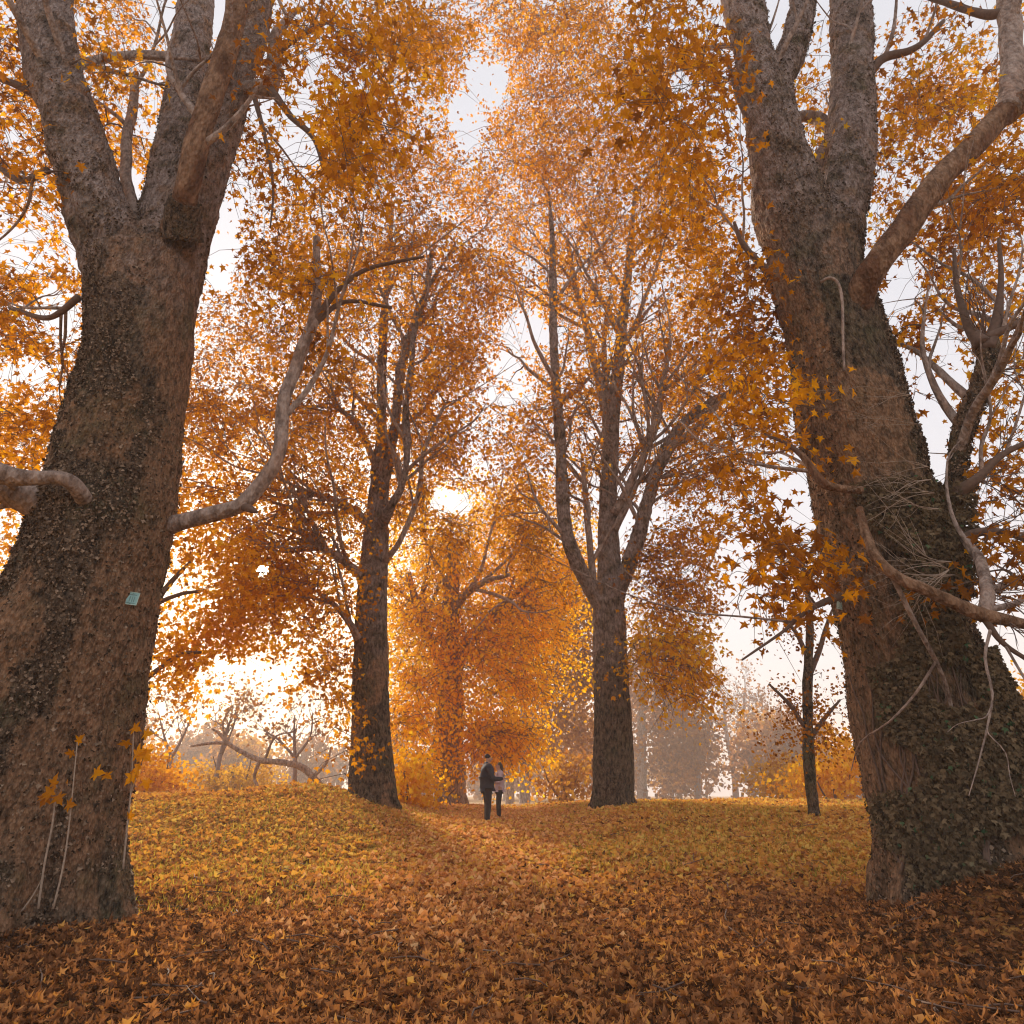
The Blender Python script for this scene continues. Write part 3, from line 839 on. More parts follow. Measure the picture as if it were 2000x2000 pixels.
YR = 9.4
Rroot, Rdata = tree('plane_tree', 'huge leaning plane tree at right with ivy climbing its lower trunk', 'tree', 'plane trees lining the path', YR,
    [(1866, 1720, 174), (1852, 1640, 168), (1808, 1500, 153), (1764, 1385, 136), (1722, 1260, 115), (1686, 1130, 106), (1658, 1000, 105), (1634, 890, 101), (1610, 790, 97), (1590, 690, 90), (1568, 600, 84), (1540, 520, 82), (1530, 450, 84)],
    limbs=[[(1540, 540, 64), (1500, 430, 66, 9.3), (1482, 350, 60, 9.2), (1460, 250, 51, 9.0), (1440, 170, 46, 8.9), (1424, 110, 36, 8.8), (1408, 0, 29, 8.7), (1398, -90, 27, 8.6)],
           [(1440, 190, 36, 8.9), (1480, 135, 28, 9.1), (1506, 60, 25, 9.3), (1516, -10, 23, 9.5), (1522, -90, 22, 9.7)],
           [(1560, 530, 52), (1582, 420, 46, 9.6), (1600, 320, 43, 9.7), (1611, 210, 40, 9.8), (1606, 100, 36, 9.9), (1604, 0, 34, 10.0), (1604, -90, 32, 10.1)],
           [(1755, 1190, 34, 9.2), (1786, 1090, 24, 9.0), (1793, 1000, 20, 8.9), (1802, 900, 19, 8.8), (1818, 810, 18, 8.7), (1848, 730, 17, 8.6), (1862, 680, 18, 8.5), (1858, 640, 21, 8.5)]],
    parts=[(M_PALE, [(1590, 668, 34, 9.6), (1604, 622, 31, 9.15), (1622, 560, 27, 8.75), (1652, 500, 25, 8.4), (1710, 424, 24, 8.3), (1775, 338, 23, 8.2), (1850, 262, 22, 8.1), (1905, 205, 21, 8.0), (1975, 165, 19, 7.9)]),
           (M_BARK2, [(1900, 215, 22, 8.0), (1910, 150, 20, 8.1), (1906, 80, 19, 8.2), (1902, -10, 18, 8.3), (1900, -80, 17, 8.4)]),
           (M_TWIG, [(1905, 20, 9, 8.2), (1860, 25, 8, 8.4), (1800, 10, 6, 8.6), (1740, -10, 5, 8.8)]),
           (M_BARK2, [(1560, 350, 22, 10.0), (1535, 330, 20, 10.2), (1560, 285, 18, 10.4), (1568, 250, 14, 10.5), (1545, 224, 12, 10.6), (1512, 222, 10, 10.6), (1494, 240, 8, 10.6)]),
           (M_BARK2, [(1420, 130, 20, 8.9), (1392, 60, 17, 9.2), (1376, -10, 16, 9.4), (1366, -80, 15, 9.6)]),
           (M_PALE, [(1622, 960, 6, 8.3), (1630, 1000, 8, 8.1), (1655, 1055, 10, 7.9), (1700, 1092, 11, 7.8), (1750, 1115, 11, 7.7), (1800, 1138, 12, 7.7), (1850, 1160, 14, 7.7), (1900, 1172, 11, 7.7), (1990, 1190, 9, 7.7)]),
           (M_BARK2, [(1850, 1165, 13, 7.7), (1862, 1120, 12, 7.8), (1850, 1060, 10, 8.2), (1820, 1020, 8, 8.6)]),
           (M_TWIG, [(1855, 1165, 7, 7.7), (1890, 1210, 5, 7.7), (1940, 1245, 4, 7.7)]),
           (M_PALE, [(1625, 926, 8, 8.4), (1590, 924, 7, 8.3), (1556, 914, 9, 8.25), (1535, 890, 8, 8.3), (1515, 862, 6, 8.4), (1490, 840, 4, 8.5)]),
           (M_TWIG, [(1515, 862, 5, 8.4), (1480, 835, 3.5, 8.5), (1440, 820, 2.5, 8.6)]),
           (M_BARK2, [(1548, 532, 3, 8.6), (1566, 524, 3, 8.5), (1582, 536, 2.8, 8.5), (1589, 570, 2.6, 8.5), (1590, 630, 2.4, 8.5), (1593, 700, 2, 8.5)], False),
           (M_TWIG, [(1455, 520, 8, 9.0), (1430, 495, 6, 8.9), (1400, 460, 5, 8.8), (1385, 420, 3, 8.8)]),
           (M_TWIG, [(1430, 250, 7, 8.9), (1400, 200, 6, 8.9), (1370, 110, 4, 9.0)]),
           (M_TWIG, [(1640, 140, 9, 9.9), (1670, 110, 8, 9.8), (1730, 90, 6, 9.6), (1780, 40, 4, 9.5)]),
           (M_TWIG, [(1585, 1125, 7, 8.5), (1545, 1140, 6, 8.3), (1505, 1165, 5, 8.1), (1480, 1190, 3, 8.0), (1400, 1245, 2, 7.8)]),
           (M_TWIG, [(1862, 660, 12, 8.4), (1880, 610, 10, 8.4), (1890, 540, 5, 8.3), (1885, 450, 3, 8.2)]),
           (M_TWIG, [(1852, 650, 14, 8.4), (1825, 610, 8, 8.5), (1805, 540, 5, 8.6), (1800, 470, 3, 8.6)]),
           (M_TWIG, [(1860, 640, 10, 8.4), (1900, 620, 7, 8.3), (1960, 590, 5, 8.2)]),
           (M_TWIG, [(1805, 930, 14, 8.7), (1840, 905, 9, 8.5), (1890, 860, 6, 8.4), (1950, 830, 5, 8.3)]),
           (M_TWIG, [(1800, 1040, 14, 8.8), (1835, 1010, 9, 8.6), (1890, 1005, 6, 8.4), (1960, 1030, 4, 8.3)])],
    blobs=[(1290, 110, 130, 170, 8.6, 2.2, 96), (1310, 360, 120, 190, 10.5, 2.4, 96), (1760, 190, 190, 230, 11.0, 3.0, 190), (1810, 460, 140, 170, 11, 2.4, 84),
           (1440, 790, 80, 210, 9.0, 1.4, 52), (1480, 1060, 70, 110, 8.4, 1.0, 26), (1850, 800, 110, 220, 9.4, 1.2, 44), (1700, 640, 60, 130, 9.6, 1, 22),
           (1225, 200, 60, 60, 6.6, 0.8, 10), (1890, 1060, 60, 110, 8.6, 0.8, 16), (1550, 200, 70, 180, 11.5, 1.5, 34), (1390, 560, 70, 130, 10, 1.6, 46), (1880, 340, 80, 100, 8.8, 1, 36), (1405, 1262, 6, 4, 7.8, 0.1, 1)],
    side=-1.0, hi=8.5, auto=46, auto_len=3.2, clear=True, per=24, spread=0.44, size=0.14, tint=0.42, tvar=0.16, voxel=0.032, amp=1.0, singles=300, seed=23, temps=T_STAR, flare=1.2, twig_min=0.011)  # side: edge light painted onto the path-facing bark

# bare wiry twigs around the lopped stem of the right tree
def bare_twigs():
    rng = random.Random(5)
    mb, mp = Mb(), Mb()
    org = vec(Rroot.location)
    def spray(px, py, Y, ang, n, length, spread, w, m):
        for _ in range(n):
            a = math.radians(ang + rng.uniform(-spread, spread))
            Ln = length * rng.uniform(0.5, 1.15); bend = rng.uniform(-1.1, 1.1)
            pts = []; x, y = px, py; yy = Y
            for k in range(6):
                pts.append(P(x, y, yy)); x += math.cos(a) * Ln / 5; y -= math.sin(a) * Ln / 5; a += bend / 5 + rng.uniform(-0.32, 0.32); yy += rng.uniform(-0.12, 0.08)
            p, r = catmull(pts, [w * (1 - 0.75 * i / 5) for i in range(6)], 3)
            m.add(*tube(p, r, 4, False), 0.5)
            for j in range(rng.randint(1, 4)):
                i = rng.randint(3, len(p) - 3); d = p[i + 1] - p[i - 1]; d /= np.linalg.norm(d)
                side = np.array((rng.uniform(-1, 1), rng.uniform(-0.4, 0.4), rng.uniform(-1, 1)))
                e = p[i] + (d + side * 0.7) * rng.uniform(0.2, 0.6)
                m.add(*tube(np.array([p[i], (p[i] + e) / 2 + side * 0.04, e]), [w * 0.5, w * 0.4, w * 0.2], 3, False), 0.5)
    spray(1840, 905, 8.5, 20, 9, 170, 45, 0.012, mb)
    spray(1835, 1010, 8.6, 5, 9, 160, 45, 0.012, mb)
    spray(1858, 640, 8.4, 60, 12, 170, 75, 0.013, mb)
    spray(1885, 700, 8.4, 10, 8, 130, 50, 0.010, mb)
    spray(1858, 1120, 7.8, 10, 8, 130, 45, 0.010, mb)
    spray(1900, 1172, 7.7, -25, 6, 110, 35, 0.009, mb)
    for py in (745, 800, 880, 905, 930, 960, 1060, 1085, 1110):     # pale suckers lying across the trunk
        spray(1755 + (py - 900) * 0.25, py, 8.25, 176, 3, 150, 14, 0.007, mp)
    spray(1790, 1075, 8.0, 190, 8, 130, 40, 0.008, mp)
    o = link('bare_twigs', mb.mesh('bare_twigs', M_TWIG, org), Rroot); o['kind'] = 'stuff'
    o = link('suckers', mp.mesh('suckers', M_PTWIG, org), Rroot); o['kind'] = 'stuff'
bare_twigs()

# loose bark scales on the old trunks
def bark_scales(root, data, n, zmax, seed):
    me, co, no = data
    rng = np.random.default_rng(seed)
    ok = np.nonzero((co[:, 2] < zmax) & (no[:, 1] < 0.5) & (noise(co * np.array((0.9, 0.9, 0.5)) + seed) > -0.25))[0]
    ok = ok[rng.random(len(ok)) < (1.0 - 0.85 * sstep(7, 13, co[ok, 2])) * (1 - 0.8 * BARE_AND_LIT[id(me)][ok])]
    ix = rng.choice(ok, n)
    p = co[ix] + no[ix] * 0.012
    nn = no[ix] + rng.normal(size=(n, 3)) * 0.45
    t_ = np.column_stack([rng.normal(size=(n, 2)) * 0.5, -np.ones(n) + rng.normal(size=n) * 0.8])
    o = link('bark_scales', leaf_mesh('bark_scales', (p, basis(t_, nn), 0.022 + 0.045 * rng.random(n) ** 2, rng.random(n)), [quadkite(0.3), quadkite(-0.2)], M_SCALE, vec(root.location)), root)
    o['kind'] = 'stuff'
bark_scales(Lroot, Ldata, 40000, 19, 3)
bark_scales(Rroot, Rdata, 32000, 19, 4)

# ivy on the right trunk
def build_ivy():
    me, co, no = Rdata
    rng = np.random.default_rng(9)
    g = vec(Rroot.location)
    h = co[:, 2] - g[2]
    px, py, zc = project(co)
    line = 1610 + (py - 1130) * 0.16
    ok = np.nonzero((h > 0.25) & (h < 5.4) & (no[:, 1] < 0.35) & (px > line + 60 * noise(co * 1.6) + 30) & (noise(co * 1.1 + 4) > -0.45 + 0.25 * (h / 5)))[0]
    n = 30000
    ix = rng.choice(ok, n)
    p = co[ix] + no[ix] * (0.02 + 0.13 * rng.random(n))[:, None]
    nn = no[ix] + rng.normal(size=(n, 3)) * 0.6
    t_ = np.column_stack([rng.normal(size=(n, 2)) * 0.5, -np.ones(n)])
    sz = 0.038 + 0.048 * rng.random(n)
    t = np.clip(rng.normal(0.42, 0.2, n), 0, 0.85); t[rng.random(n) < 0.02] = 0.97
    root = empty('ivy', Rroot.location, 'dull brown-green ivy covering the lower right trunk above the leaf pile', 'ivy')
    arr = (p, basis(t_, nn), sz, t)
    big, rest = pick_largest(arr, 300)
    leaf_objects('leaf', big, T_STAR, M_IVY, root)
    tri = [fan(TRI3, (0, 0.35), 0.2, 0.2, 0.0)]
    o = link('foliage', leaf_mesh('foliage', rest, tri, M_IVY, g), root); o['kind'] = 'stuff'
    mb = Mb()
    bv = BVHTree.FromPolygons([tuple(c) for c in co], [tuple(q.vertices) for q in me.polygons])
    for k in range(16):
        x = 1690 + rng.random() * 190; pts = []
        y = 1650.0
        while y > 1150 + 150 * rng.random() and len(pts) < 16:
            u = Vector(P(x, y, 8.0)) - Vector((0, 0, CAMZ)); u.normalize()
            hit = bv.ray_cast(Vector((0, 0, CAMZ)), u)
            if hit[0] is not None: pts.append(np.array(hit[0] + hit[1] * 0.02))
            x += rng.normal() * 10 - 10; y -= 38
        if len(pts) > 3:
            q, r = catmull(pts, np.linspace(0.022, 0.008, len(pts)), 3)
            mb.add(*tube(q, r, 5, True), 0.5)
    link('stems', mb.mesh('stems', M_TWIG, g), root)['kind'] = 'stuff'
build_ivy()

# number tags nailed to the two trunks
M_TAG = plain('tag_paint', (0.25, 0.46, 0.44), 0.5, 0.1)
M_TAG2 = plain('tag_border', (0.42, 0.55, 0.47), 0.5, 0.1)
M_INK = plain('tag_ink', (0.14, 0.25, 0.24), 0.6, 0.1)
M_PALETAG = plain('pale_tag_paint', (0.42, 0.52, 0.40), 0.5, 0.12)
def box(mb, c, s, M=None):
    v = np.array([(x, y, z) for x in (-.5, .5) for y in (-.5, .5) for z in (-.5, .5)]) * s + np.array(c)
    f = np.array([(0, 1, 3), (0, 3, 2), (4, 6, 7), (4, 7, 5), (0, 4, 5), (0, 5, 1), (2, 3, 7), (2, 7, 6), (0, 2, 6), (0, 6, 4), (1, 5, 7), (1, 7, 3)])
    mb.add(v, f)
def surf_hit(data, px, py):
    me, co, no = data
    bv = BVHTree.FromPolygons([tuple(c) for c in co], [tuple(q.vertices) for q in me.polygons])
    u = Vector(P(px, py, 9.0)) - Vector((0, 0, CAMZ)); u.normalize()
    h = bv.ray_cast(Vector((0, 0, CAMZ)), u)
    return h[0], h[1]
def number_tag(data, px, py, wpx, hpx, label, paint, roll):
    h, nn = surf_hit(data, px, py)
    w = RAD(wpx, np.array(h)); hh = RAD(hpx, np.array(h))
    root = empty('number_tag', h + Vector((0, -0.05, 0)), label, 'tag', 'number tags nailed to trunks')
    nn = Vector((nn.x * 0.35, -1, 0.12)).normalized()
    root.rotation_euler = (nn.to_track_quat('-Y', 'Z').to_matrix() @ Matrix.Rotation(roll, 3, 'Y')).to_euler()
    mb = Mb(); box(mb, (0, 0, 0), (w, 0.006, hh)); link('plate', mb.mesh('plate', paint, smooth=False), root)
    mb = Mb()
    for x, z, sx, sz in ((-w * .48, 0, w * .05, hh), (w * .48, 0, w * .05, hh), (0, hh * .48, w, hh * .05), (0, -hh * .48, w, hh * .05)):
        box(mb, (x, -0.005, z), (sx, 0.006, sz))
    link('border', mb.mesh('border', M_TAG2, smooth=False), root)
    mb = Mb()
    for x in (-0.12, 0.06, 0.2): box(mb, (x * w, -0.004, -0.05 * hh), (w * 0.07, 0.004, hh * 0.42))
    box(mb, (0.02 * w, -0.004, 0.30 * hh), (w * 0.62, 0.004, hh * 0.07)); box(mb, (0.02 * w, -0.004, -0.36 * hh), (w * 0.62, 0.004, hh * 0.06))
    link('print', mb.mesh('print', M_INK, smooth=False), root)
    mb = Mb()
    for z in (-0.42, 0.42): mb.add(*tube(np.array([(0, -0.002, z * hh), (0, -0.014, z * hh)]), [0.006, 0.006], 8))
    link('nail', mb.mesh('nail', M_INK), root)
number_tag(Ldata, 252, 1131, 23, 25, 'square blue-green number tag nailed to the left trunk', M_TAG, math.radians(4))
number_tag(Rdata, 1584, 1143, 15, 18, 'small pale tag nailed near the left edge of the right trunk', M_PALETAG, math.radians(14))

# ------------------------------------------------------------------ middle pair of trees
CLroot, CLd = tree('plane_tree', 'dark straight plane tree on a leaf mound left of the couple', 'tree', 'plane trees lining the path', 22.0,
    [(703, 1500, 45), (701, 1440, 40), (699, 1360, 34), (699, 1260, 32), (702, 1160, 29), (706, 1070, 26), (711, 980, 22), (716, 910, 19), (719, 850, 15)],
    limbs=[[(716, 910, 13), (718, 830, 11), (720, 740, 10), (722, 640, 9, 22.5), (728, 560, 7, 23), (735, 470, 5, 23.5), (740, 380, 4, 24)],
           [(716, 930, 13), (735, 860, 11, 21.6), (748, 780, 10, 21.4), (756, 700, 9, 21.2), (772, 640, 8, 21), (800, 570, 6, 20.6), (815, 470, 4, 20.2)],
           [(712, 1010, 10), (735, 960, 8, 21), (760, 910, 8, 20.6), (768, 860, 7, 20.4), (766, 790, 7, 20.3), (776, 690, 6, 20.2), (790, 580, 5, 20), (860, 460, 3, 20)]],
    parts=[(M_BARK2, [(695, 985, 9, 21.6), (665, 962, 8, 21.3), (620, 940, 6, 21), (560, 925, 4, 20.6)]),
           (M_BARK2, [(682, 1085, 10, 21.4), (650, 1060, 8, 21), (610, 1035, 6, 20.6), (560, 1000, 4, 20.2)]),
           (M_BARK2, [(675, 1205, 8, 21.4), (655, 1170, 6, 21), (630, 1140, 5, 20.8), (600, 1120, 3, 20.4)]),
           (M_BARK2, [(716, 900, 7), (690, 830, 6, 21.5), (665, 790, 5, 21.2), (620, 760, 3, 21)]),
           (M_BARK2, [(728, 1060, 6, 21.4), (760, 1010, 5, 21), (790, 930, 5, 20.8), (800, 850, 4, 20.6), (840, 760, 3, 20.4)])],
    blobs=[(760, 420, 220, 230, 21, 3.5, 300), (850, 270, 110, 140, 22, 3, 70), (650, 620, 240, 210, 22, 4, 260), (540, 880, 190, 210, 22, 3.5, 230), (870, 640, 110, 240, 22, 3, 130),
           (560, 1130, 150, 170, 21.5, 3, 150), (640, 1320, 70, 160, 21, 2, 50), (810, 900, 120, 180, 23, 3, 130), (700, 1400, 60, 90, 20.4, 0.6, 16), (800, 70, 100, 110, 19, 3, 90), (420, 700, 80, 200, 22, 3, 80), (495, 1072, 95, 80, 21, 1.5, 46, 0.22)],
    clear=True, hi=4.2, auto=70, auto_len=4.2, per=42, spread=0.66, size=0.155, tint=0.45, tvar=0.15, voxel=0.05, amp=0.9, seed=31, temps=T_SMALL, flare=1.5, twig_min=0.02, bark=M_BARK)

CRroot, CRd = tree('plane_tree', 'brown plane tree right of the couple whose trunk splits into several tall limbs', 'tree', 'plane trees lining the path', 23.0,
    [(1158, 1528, 40), (1158, 1480, 39), (1157, 1400, 37), (1154, 1300, 34), (1150, 1210, 31), (1148, 1150, 30), (1149, 1100, 28)],
    limbs=[[(1149, 1120, 24), (1149, 1040, 20), (1148, 950, 18), (1151, 860, 15), (1158, 770, 13), (1166, 690, 11), (1175, 600, 9), (1185, 520, 8), (1192, 440, 6), (1200, 350, 4)],
           [(1140, 1150, 18), (1112, 1105, 15, 22.6), (1082, 1050, 14, 22.2), (1066, 990, 13, 22), (1060, 900, 12, 21.9), (1056, 820, 10.5, 21.9), (1048, 720, 9, 22), (1044, 620, 7.5, 22), (1043, 520, 6, 22), (1041, 430, 4, 22), (1034, 350, 2, 22)],
           [(1160, 1140, 16), (1182, 1080, 14, 22.6), (1205, 1010, 13, 22.2), (1226, 930, 12, 22), (1246, 870, 12, 21.8), (1285, 805, 10, 21.6), (1330, 765, 8, 21.4), (1390, 735, 6, 21.2), (1440, 690, 4, 21)]],
    parts=[(M_BARK2, [(1118, 1110, 8, 22.6), (1114, 1040, 6, 22.5), (1108, 960, 6, 22.4), (1100, 880, 4, 22.4)]),
           (M_BARK2, [(1158, 970, 9, 22.6), (1185, 920, 8, 22.4), (1218, 850, 7, 22.2), (1240, 790, 7, 22), (1250, 730, 6, 22), (1265, 640, 4, 22)]),
           (M_BARK2, [(1150, 880, 9, 23), (1142, 790, 8, 23.2), (1126, 700, 8, 23.4), (1105, 610, 7, 23.6), (1085, 540, 6, 23.8), (1070, 450, 4, 24)]),
           (M_BARK2, [(1156, 790, 7, 23), (1142, 720, 6, 23.5), (1140, 640, 5, 24), (1150, 560, 4, 24)]),
           (M_BARK2, [(1160, 1000, 7, 22.6), (1190, 935, 6, 22.5), (1210, 905, 5, 22.4), (1260, 900, 3, 22.2)])],
    blobs=[(1050, 270, 150, 190, 23, 4, 230), (1190, 480, 190, 220, 23, 4, 260), (1010, 520, 100, 220, 24, 3, 120), (1130, 780, 210, 190, 24, 4, 170), (1320, 760, 120, 190, 22, 3, 130),
           (1310, 980, 80, 180, 22.5, 2, 64), (1265, 1230, 75, 130, 22.5, 2.2, 84, 0.22), (1000, 900, 60, 170, 24, 2.5, 60), (1210, 220, 120, 140, 23, 3, 80), (1230, 1080, 60, 110, 23, 2, 40), (1090, 80, 160, 110, 21, 4, 130), (1000, 40, 90, 70, 20, 3, 40)],
    clear=True, hi=3.2, auto=80, auto_len=4.6, per=42, spread=0.66, size=0.155, tint=0.48, tvar=0.15, voxel=0.05, amp=0.8, seed=37, temps=T_SMALL, flare=1.3, twig_min=0.02)

# ------------------------------------------------------------------ trees behind
G_BEHIND = 'hazy trees beyond the leaf-covered bank'
tree('plane_tree', 'glowing orange tree with low hanging foliage and a wide ivy-clad trunk behind the couple', 'tree', G_BEHIND, 36.0,
    [(848, 1512, 32), (848, 1450, 30), (847, 1380, 28), (846, 1300, 24), (848, 1220, 20), (852, 1120, 15), (858, 1020, 10)],
    limbs=[[(846, 1300, 14), (890, 1200, 10), (960, 1130, 7), (1020, 1080, 5)], [(846, 1280, 12), (800, 1180, 8), (770, 1080, 5)]],
    parts=[(M_BARK2, [(848, 1180, 9, 35), (870, 1130, 8, 34), (910, 1100, 6, 33), (960, 1085, 4, 32)])],
    blobs=[(920, 1110, 200, 170, 37, 5, 560), (890, 1270, 175, 150, 35, 5, 480), (810, 1060, 100, 160, 36, 4, 130), (772, 1400, 36, 90, 33, 2, 60), (1030, 1070, 90, 150, 37, 4, 240), (775, 1230, 60, 150, 35, 3, 110), (940, 1390, 60, 60, 33, 2, 110), (960, 960, 120, 80, 38, 4, 110)],
    leafmat=M_GOLD, per=24, spread=0.85, size=0.19, tint=0.64, twig_far=True, bough=8, auto=24, auto_len=6.0, tvar=0.14, far=True, temps=T_FAR, seed=41, bark=M_BARK2, flare=1.2, twig_min=0.02)
tree('plane_tree', 'slim grey trunk just right of the couple under tan foliage', 'tree', G_BEHIND, 62.0,
    [(990, 1520, 10), (990, 1440, 10), (989, 1360, 9), (988, 1250, 8), (990, 1120, 5)],
    parts=[(M_BARK2, [(990, 1362, 5), (1015, 1358, 4), (1030, 1360, 2)])],
    blobs=[(1050, 1190, 110, 150, 64, 6, 330), (1070, 1350, 70, 110, 66, 5, 150)], per=24, spread=1.2, size=0.40, tint=0.45, tvar=0.14, far=True, temps=T_FAR, seed=43, bark=M_BARK2, leafmat=M_HAZEY, flare=1.0, twig_min=0.02)
tree('plane_tree', 'thin grey trunk directly behind the woman', 'tree', G_BEHIND, 70.0,
    [(962, 1520, 9), (962, 1470, 9), (963, 1400, 8), (964, 1280, 6)], blobs=[(980, 1240, 60, 90, 70, 3, 60)], per=20, spread=1.2, size=0.42, tint=0.6, tvar=0.12, far=True, temps=T_FAR, seed=44, bark=M_BARK2, flare=1.0, twig_min=0.02)
tree('plane_tree', 'mauve hazy trunk with rounded crown behind the brown plane tree', 'tree', G_BEHIND, 115.0,
    [(1212, 1520, 10), (1211, 1450, 9), (1210, 1380, 8), (1212, 1280, 6), (1220, 1200, 6)],
    blobs=[(1265, 1290, 75, 150, 115, 9, 260), (1180, 1300, 80, 140, 118, 8, 130), (1290, 1420, 60, 70, 115, 8, 90)],
    per=24, spread=2.0, size=0.65, tint=0.35, tvar=0.14, far=True, temps=T_FAR, seed=47, bark=M_BARK2, leafmat=M_HAZEY, flare=1.1, use_gaps=True, twig_min=0.025)
tree('plane_tree', 'leaning thin-stemmed tree emerging from behind the huge left trunk', 'tree', G_BEHIND, 17.0,
    [(225, 1520, 14), (238, 1400, 13), (256, 1280, 11), (276, 1190, 9), (297, 1120, 7), (312, 1060, 6), (322, 980, 4)],
    parts=[(M_TWIG, [(276, 1190, 7), (300, 1130, 6), (330, 1090, 5), (360, 1060, 3)]), (M_TWIG, [(290, 1140, 5), (340, 1120, 4), (380, 1115, 3)]), (M_TWIG, [(250, 1310, 6), (290, 1270, 5), (340, 1235, 4), (380, 1230, 3)])],
    blobs=[(390, 1000, 110, 150, 18, 2, 100), (320, 1210, 70, 110, 17.5, 2, 60), (440, 1160, 80, 120, 18, 2, 60), (350, 850, 60, 120, 19, 2, 40)],
    per=20, spread=0.5, size=0.16, tint=0.52, tvar=0.14, far=True, temps=T_STAR[:1], seed=53, bark=M_TWIG, flare=1.0, twig_min=0.01)
tree('plane_tree', 'pale leaning trunk at the left edge behind the huge left trunk', 'tree', G_BEHIND, 19.0,
    [(-60, 1520, 22), (-45, 1350, 20), (-10, 1170, 17), (25, 1090, 14), (45, 1020, 11), (60, 940, 8), (66, 850, 5)],
    parts=[(M_BARK2, [(-10, 1170, 10), (40, 1120, 8), (90, 1040, 4)])],
    blobs=[(40, 960, 80, 160, 19.5, 2, 80), (20, 800, 90, 120, 20, 2, 60), (60, 1120, 50, 90, 19, 1.5, 24)],
    per=20, spread=0.5, size=0.16, tint=0.5, tvar=0.14, far=True, temps=T_STAR[:1], seed=59, bark=M_BARK2, flare=1.0, twig_min=0.01)
tree('slender_tree', 'slender dark-trunked tree standing alone on the right lawn', 'tree', None, 17.0,
    [(1540, 1552, 12), (1532, 1500, 11), (1526, 1430, 11), (1524, 1350, 10), (1524, 1270, 9), (1528, 1190, 7), (1524, 1120, 5), (1515, 1060, 3)],
    parts=[(M_TWIG, [(1524, 1280, 6), (1545, 1230, 5), (1560, 1180, 4), (1570, 1150, 2)]), (M_TWIG, [(1524, 1240, 5), (1500, 1190, 4), (1470, 1165, 2)]), (M_TWIG, [(1525, 1380, 5), (1490, 1330, 4), (1450, 1290, 2)]), (M_TWIG, [(1526, 1400, 5), (1560, 1350, 4), (1585, 1320, 2)])],
    blobs=[(1500, 1350, 60, 80, 17, 1.2, 34), (1560, 1340, 50, 90, 17, 1.2, 26), (1520, 1180, 60, 90, 17, 1.2, 20)],
    per=22, spread=0.34, size=0.085, tint=0.25, tvar=0.16, voxel=0.03, far=True, temps=T_FAR, seed=61, bark=M_BARK, flare=1.0, twig_min=0.008, use_gaps=False)

# bare and thinly leaved trees beyond the bank
M_MIST = plain('hazed_branch', (0.24, 0.19, 0.19), 0.9)  # lighter mauve-grey: haze over these trees painted into the bark colour
def small_tree(label, base, Y, stems, blobs, per, tint, seed, group=G_BEHIND, name='bare_tree', lm=None, size=0.25, spread=0.8):
    """bare tree: trunk, main limbs and a fine network of branches, with few leaves"""
    rng = np.random.default_rng(seed)
    b = P(base[0], base[1], Y); g = gz(b[0], b[1])
    root = empty(name, (b[0], b[1], g), label, 'tree', group); org = vec(root.location)
    q, w = limb_pts([(base[0], base[1], base[2]), (base[0] + base[3], base[1] - 40, base[2] * 0.85), (base[0] + base[4], base[1] - 85, base[2] * 0.7)], Y)
    q = np.vstack([[q[0][0], q[0][1], g - 0.4], q]); w = np.concatenate([[w[0] * 1.15], w])
    p, r = catmull(q, w, 4); mb = Mb(); mb.add(*tube(p, r, 8, True, 0.12), 0.5); link('trunk', mb.mesh('trunk', M_MIST, org), root)
    tw = Mb(); L = Leaves(); u_ = RAD(1.0, b)
    def grow(p0, d, ln, rad, lev):
        pts = [p0]; dd = d.copy()
        for k in range(4):
            dd = dd + rng.normal(size=3) * 0.22 + np.array((0, 0, 0.06)); dd /= np.linalg.norm(dd); pts.append(pts[-1] + dd * ln / 4)
        tw.add(*tube(np.array(pts), np.linspace(rad, rad * 0.45, 5), 3 if lev > 1 else 4, False), 0.5)
        if lev >= 4:
            if rng.random() < per * 0.06:
                k = 3; L.add(pts[-1] + rng.normal(size=(k, 3)) * size * 1.5, basis(rng.normal(size=(k, 3)), rng.normal(size=(k, 3))), size * (0.6 + 0.5 * rng.random(k)), tint + rng.normal(size=k) * 0.15)
            return
        for k in range(rng.integers(3, 5)):
            i = rng.integers(1, 5); nd = dd + rng.normal(size=3) * 0.62; nd /= np.linalg.norm(nd)
            grow(pts[i], nd, ln * rng.uniform(0.5, 0.75), max(rad * 0.55, u_ * 0.28), lev + 1)
    for st in stems:
        q, w = limb_pts(st, Y); p, r = catmull(q, w, 4)
        mb = Mb(); mb.add(*tube(p, r, 6, True, 0.1), 0.5); link('limb', mb.mesh('limb', M_MIST, org), root)
        for i in (len(p) // 3, len(p) // 2, 2 * len(p) // 3, len(p) - 2, len(p) - 1):
            d = p[min(i + 1, len(p) - 1)] - p[i - 1]; d /= np.linalg.norm(d)
            nd = d + rng.normal(size=3) * 0.5; nd /= np.linalg.norm(nd)
            grow(p[i], nd, u_ * rng.uniform(34, 54), max(r[i] * 0.5, u_ * 0.45), 1)
    o = link('twigs', tw.mesh('twigs', M_MIST, org), root); o['kind'] = 'stuff'
    if L.p:
        o = link('crown', leaf_mesh('crown', L.arrays(), T_FAR, lm or M_HAZEY, org), root); o['kind'] = 'stuff'
    return root, None
small_tree('bare mauve tree with forked trunk on the right far lawn', (1318, 1522, 8, -2, -2), 120, [[(1316, 1440, 5), (1300, 1400, 4), (1290, 1340, 2)], [(1316, 1445, 5), (1335, 1390, 4), (1345, 1320, 2)]],
           [(1320, 1350, 50, 80, 120, 4, 120)], 4, 0.3, 71, size=0.5, spread=1.5)
